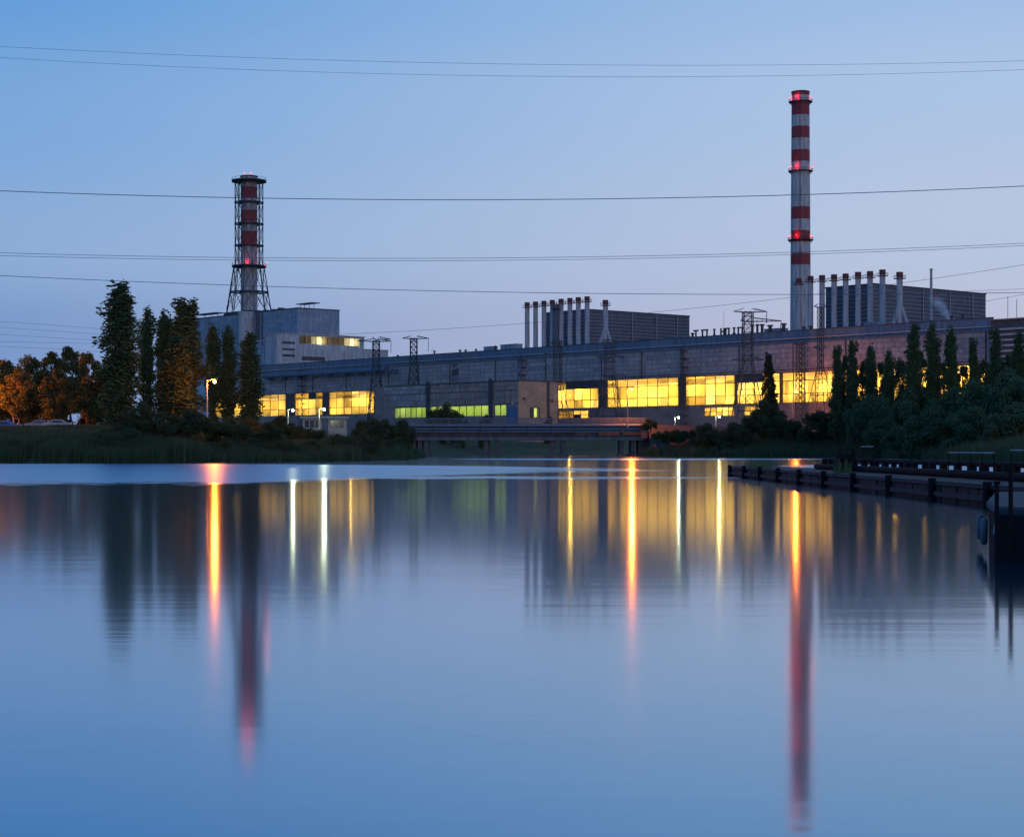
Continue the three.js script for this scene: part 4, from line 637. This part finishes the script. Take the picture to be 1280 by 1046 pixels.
// ------------------------------------------------------------------ jetty wall, pontoon and posts
{
  const o = thing('jetty_wall', 'long low jetty wall with timber facing, pipe and hand rails', 'jetty', [13, 0, -70]), R = rng(14), z0 = 40, z1 = -38, wood = [[0.014, 0.012, 0.012], [0.022, 0.018, 0.018], [0.01, 0.01, 0.011]].map(c => mat(c, 0.9, { map: mottle }));
  const tar = M.tar;
  mesh('core', span(0.1, 2.6, -1.5, 0.45, z1, z0), tar, o);
  for (let i = 0; i < 120; i++) { const a = z1 + (z0 - z1) * i / 120; const p = mesh('facing_board', jb(), wood[Math.floor(R() * 3)], o); p.position.set(0.0 - R() * 0.05, -0.05 - R() * 0.04, a + 0.325); }
  for (let z = z1; z < z0; z += 6.5) { const p = mesh('pile', pileGeo(), tar, o); p.position.set(-0.2, 0, z); }
  mesh('waling', span(-0.2, -0.09, 0.12, 0.26, z1, z0), wood[1], o);
  mesh('cap_beam', span(-0.15, 2.7, 0.46, 0.58, z1 - 0.2, z0), mat([0.02, 0.019, 0.021], 0.9, { map: mottle }), o);
  for (const [x, y, r] of [[1.9, 0.72, 0.13], [2.3, 1.06, 0.09]]) mesh('pipe', bar(V(x, y, z1 + 18), V(x, y, z0), r, 10), tar, o);
  for (let z = z1 + 18; z < z0; z += 0.6 + R() * 1.7) { const p = mesh('support_block', sb(), tar, o); p.position.set(2.3, 0, z); p.scale.z = 0.4 + R() * 1.4; }
  for (const [a, b, h] of [[6, 12, 1.42], [14, 21.6, 1.5], [-10, -7.4, 1.66]]) { const zA = a, zB = b; mesh('handrail', bar(V(2.2, h, zA), V(2.2, h, zB), 0.025, 6), M.stack, o); for (let z = zA; z <= zB + 0.01; z += (zB - zA) / 4) mesh('rail_post', bar(V(2.2, 0.58, z), V(2.2, h, z), 0.02, 5), tar, o); }
  mesh('winch', [span(1.15, 1.75, 0.58, 1.0, -10, -9.3), new THREE.CylinderGeometry(0.2, 0.2, 0.6, 14).rotateZ(Math.PI / 2).translate(1.45, 1.2, -9.6), bar(V(0.9, 0.6, -9.4), V(1.2, 1.62, -9.4), 0.05), bar(V(1.95, 0.6, -9.4), V(1.7, 1.62, -9.4), 0.05)], tar, o);
  // grass that grows in its joints
  const g = []; for (const [z, n, sp] of [[-30, 60, 5], [-26, 40, 4], [-3.5, 70, 1.6]]) for (let i = 0; i < n; i++) { const zz = z + (R() - 0.5) * sp, xx = -0.1 + R() * 0.6; g.push(bar(V(xx, 0.4 - (z > -10 ? R() * 0.5 : 0), zz), V(xx - 0.12 + R() * 0.2, 0.75 + R() * 0.45, zz + (R() - 0.5) * 0.4), 0.03, 3, 0.004)); }
  tag(mesh('tuft', g, mat([0.05, 0.1, 0.03], 1), o), 'green tufts growing on the jetty wall').userData.kind = 'stuff';
}
function jb() { return (jb.g ||= box(0.12, 1.0, 0.62, 0, 0, 0)); }
function pileGeo() { return (pileGeo.g ||= cyl(0.13, 0.12, -1.5, 0.66, 0, 0, 10)); }
function sb() { return (sb.g ||= box(0.2, 0.5, 0.34, 0, 0.82, 0)); }
{
  const o = thing('mooring_pontoon', 'dark mooring pontoon with pale deck edge beside the jetty wall', 'pontoon', [7, 0, -26]);
  const poly = (pts, y0, y1) => { const s = new THREE.Shape(); pts.forEach(([x, d], i) => i ? s.lineTo(x - 7, d - 26) : s.moveTo(x - 7, d - 26)); s.closePath(); const g = new THREE.ExtrudeGeometry(s, { depth: y1 - y0, bevelEnabled: true, bevelSize: 0.03, bevelThickness: 0.03, bevelSegments: 1 }); g.rotateX(-Math.PI / 2).translate(0, y0, 0); return metric(g); };
  const pts = [[6.75, 25.4], [7.4, 28.4], [9.1, 34.4], [13.0, 34.4], [13.0, 21.5], [8, 22.6]];
  mesh('hull', poly(pts, -0.5, 0.6), M.tar, o);
  mesh('deck', poly(pts.map(([x, d]) => [x + (x < 9.5 ? -0.04 : 0), d]), 0.63, 0.7), mat([0.03, 0.042, 0.055], 0.95, { map: mottle }), o);
  for (const [x, d, h] of [[6.62, 25.1, 1.05], [6.62, 24.4, 1.25], [6.8, 23.8, 1.2]]) mesh('mooring_post', [cyl(0.035, 0.03, -1, h, x - 7, 26 - d, 8), cyl(0.05, 0.05, h - 0.01, h + 0.03, x - 7, 26 - d, 8)], M.tar, o);
  for (const [x, d] of [[6.95, 26.6], [7.3, 28.2]]) { const t = mesh('fender', new THREE.TorusGeometry(0.15, 0.05, 8, 16), mat([0.1, 0.1, 0.11], 0.8), o); t.position.set(x - 7.12, 0.33, 26 - d); t.rotation.y = 1.3; }
  mesh('mooring_rope', new THREE.TubeGeometry(new THREE.CatmullRomCurve3([V(-0.1, 0.72, 0.3), V(-0.33, 0.35, 0.6), V(-0.38, 0.6, 0.9)]), 12, 0.02, 5), mat([0.4, 0.38, 0.33], 1), o);
}

// ------------------------------------------------------------------ overhead lines
const wire = mat([0.1, 0.12, 0.16], 0.8);
function cable(pts, D, r, label, group, p0 = -260, p1 = 1540, D1 = D) {
  const [[x0, y0], [x1, y1], [x2, y2]] = pts, q = x => y0 * (x - x1) * (x - x2) / ((x0 - x1) * (x0 - x2)) + y1 * (x - x0) * (x - x2) / ((x1 - x0) * (x1 - x2)) + y2 * (x - x0) * (x - x1) / ((x2 - x0) * (x2 - x1)), v = [];
  for (let i = 0; i <= 40; i++) { const px = p0 + (p1 - p0) * i / 40, d = D + (D1 - D) * i / 40; v.push(P(px, q(px), d)); }
  tag(mesh('power_cable', new THREE.TubeGeometry(new THREE.CatmullRomCurve3(v), 80, r, 5), wire), label, 'cable', group);
}
cable([[0, 58], [640, 80], [1280, 76]], 190, 0.016, 'faint upper power cable high in the sky, one of a pair', 'highest pair of cables');
cable([[0, 72], [640, 95], [1280, 87]], 190, 0.016, 'faint upper power cable high in the sky, one of a pair', 'highest pair of cables');
cable([[0, 238.5], [640, 249.5], [1280, 232.5]], 150, 0.032, 'dark single power cable crossing the top of the caged stack and tall chimney');
cable([[0, 316], [735, 321], [1280, 304]], 170, 0.022, 'cable of the close pair crossing just above the ring lights of the caged stack', 'close pair of cables');
cable([[0, 319.5], [735, 324], [1280, 307]], 170, 0.02, 'cable of the close pair crossing just above the ring lights of the caged stack', 'close pair of cables');
cable([[0, 344.5], [500, 362.5], [985, 368]], 175, 0.028, 'power cable passing behind the poplar tops and the shaft of the caged stack'.replace('behind', 'near'));
cable([[400, 419], [860, 386], [1280, 331]], 700, 0.06, 'thin cable rising from the service block roof past the stacks', null, 425, 1540, 480);
cable([[1130, 366], [1205, 364], [1280, 361]], 700, 0.06, 'short cable behind the reactor building by the louvred building', null, 1200, 1500);
cable([[1130, 392], [1205, 381], [1280, 368]], 560, 0.05, 'cable rising from the roof above the louvred building', null, 1170, 1500);
for (const [a, b, c] of [[402, 409, 420], [409, 416, 424], [418, 424, 430], [427, 429, 432], [433, 438, 446]]) cable([[0, a], [100, b], [220, c]], 700, 0.045, 'low faint cable above the park trees', 'low cables above the park trees', -260, 330);

renderer.render(scene, camera);
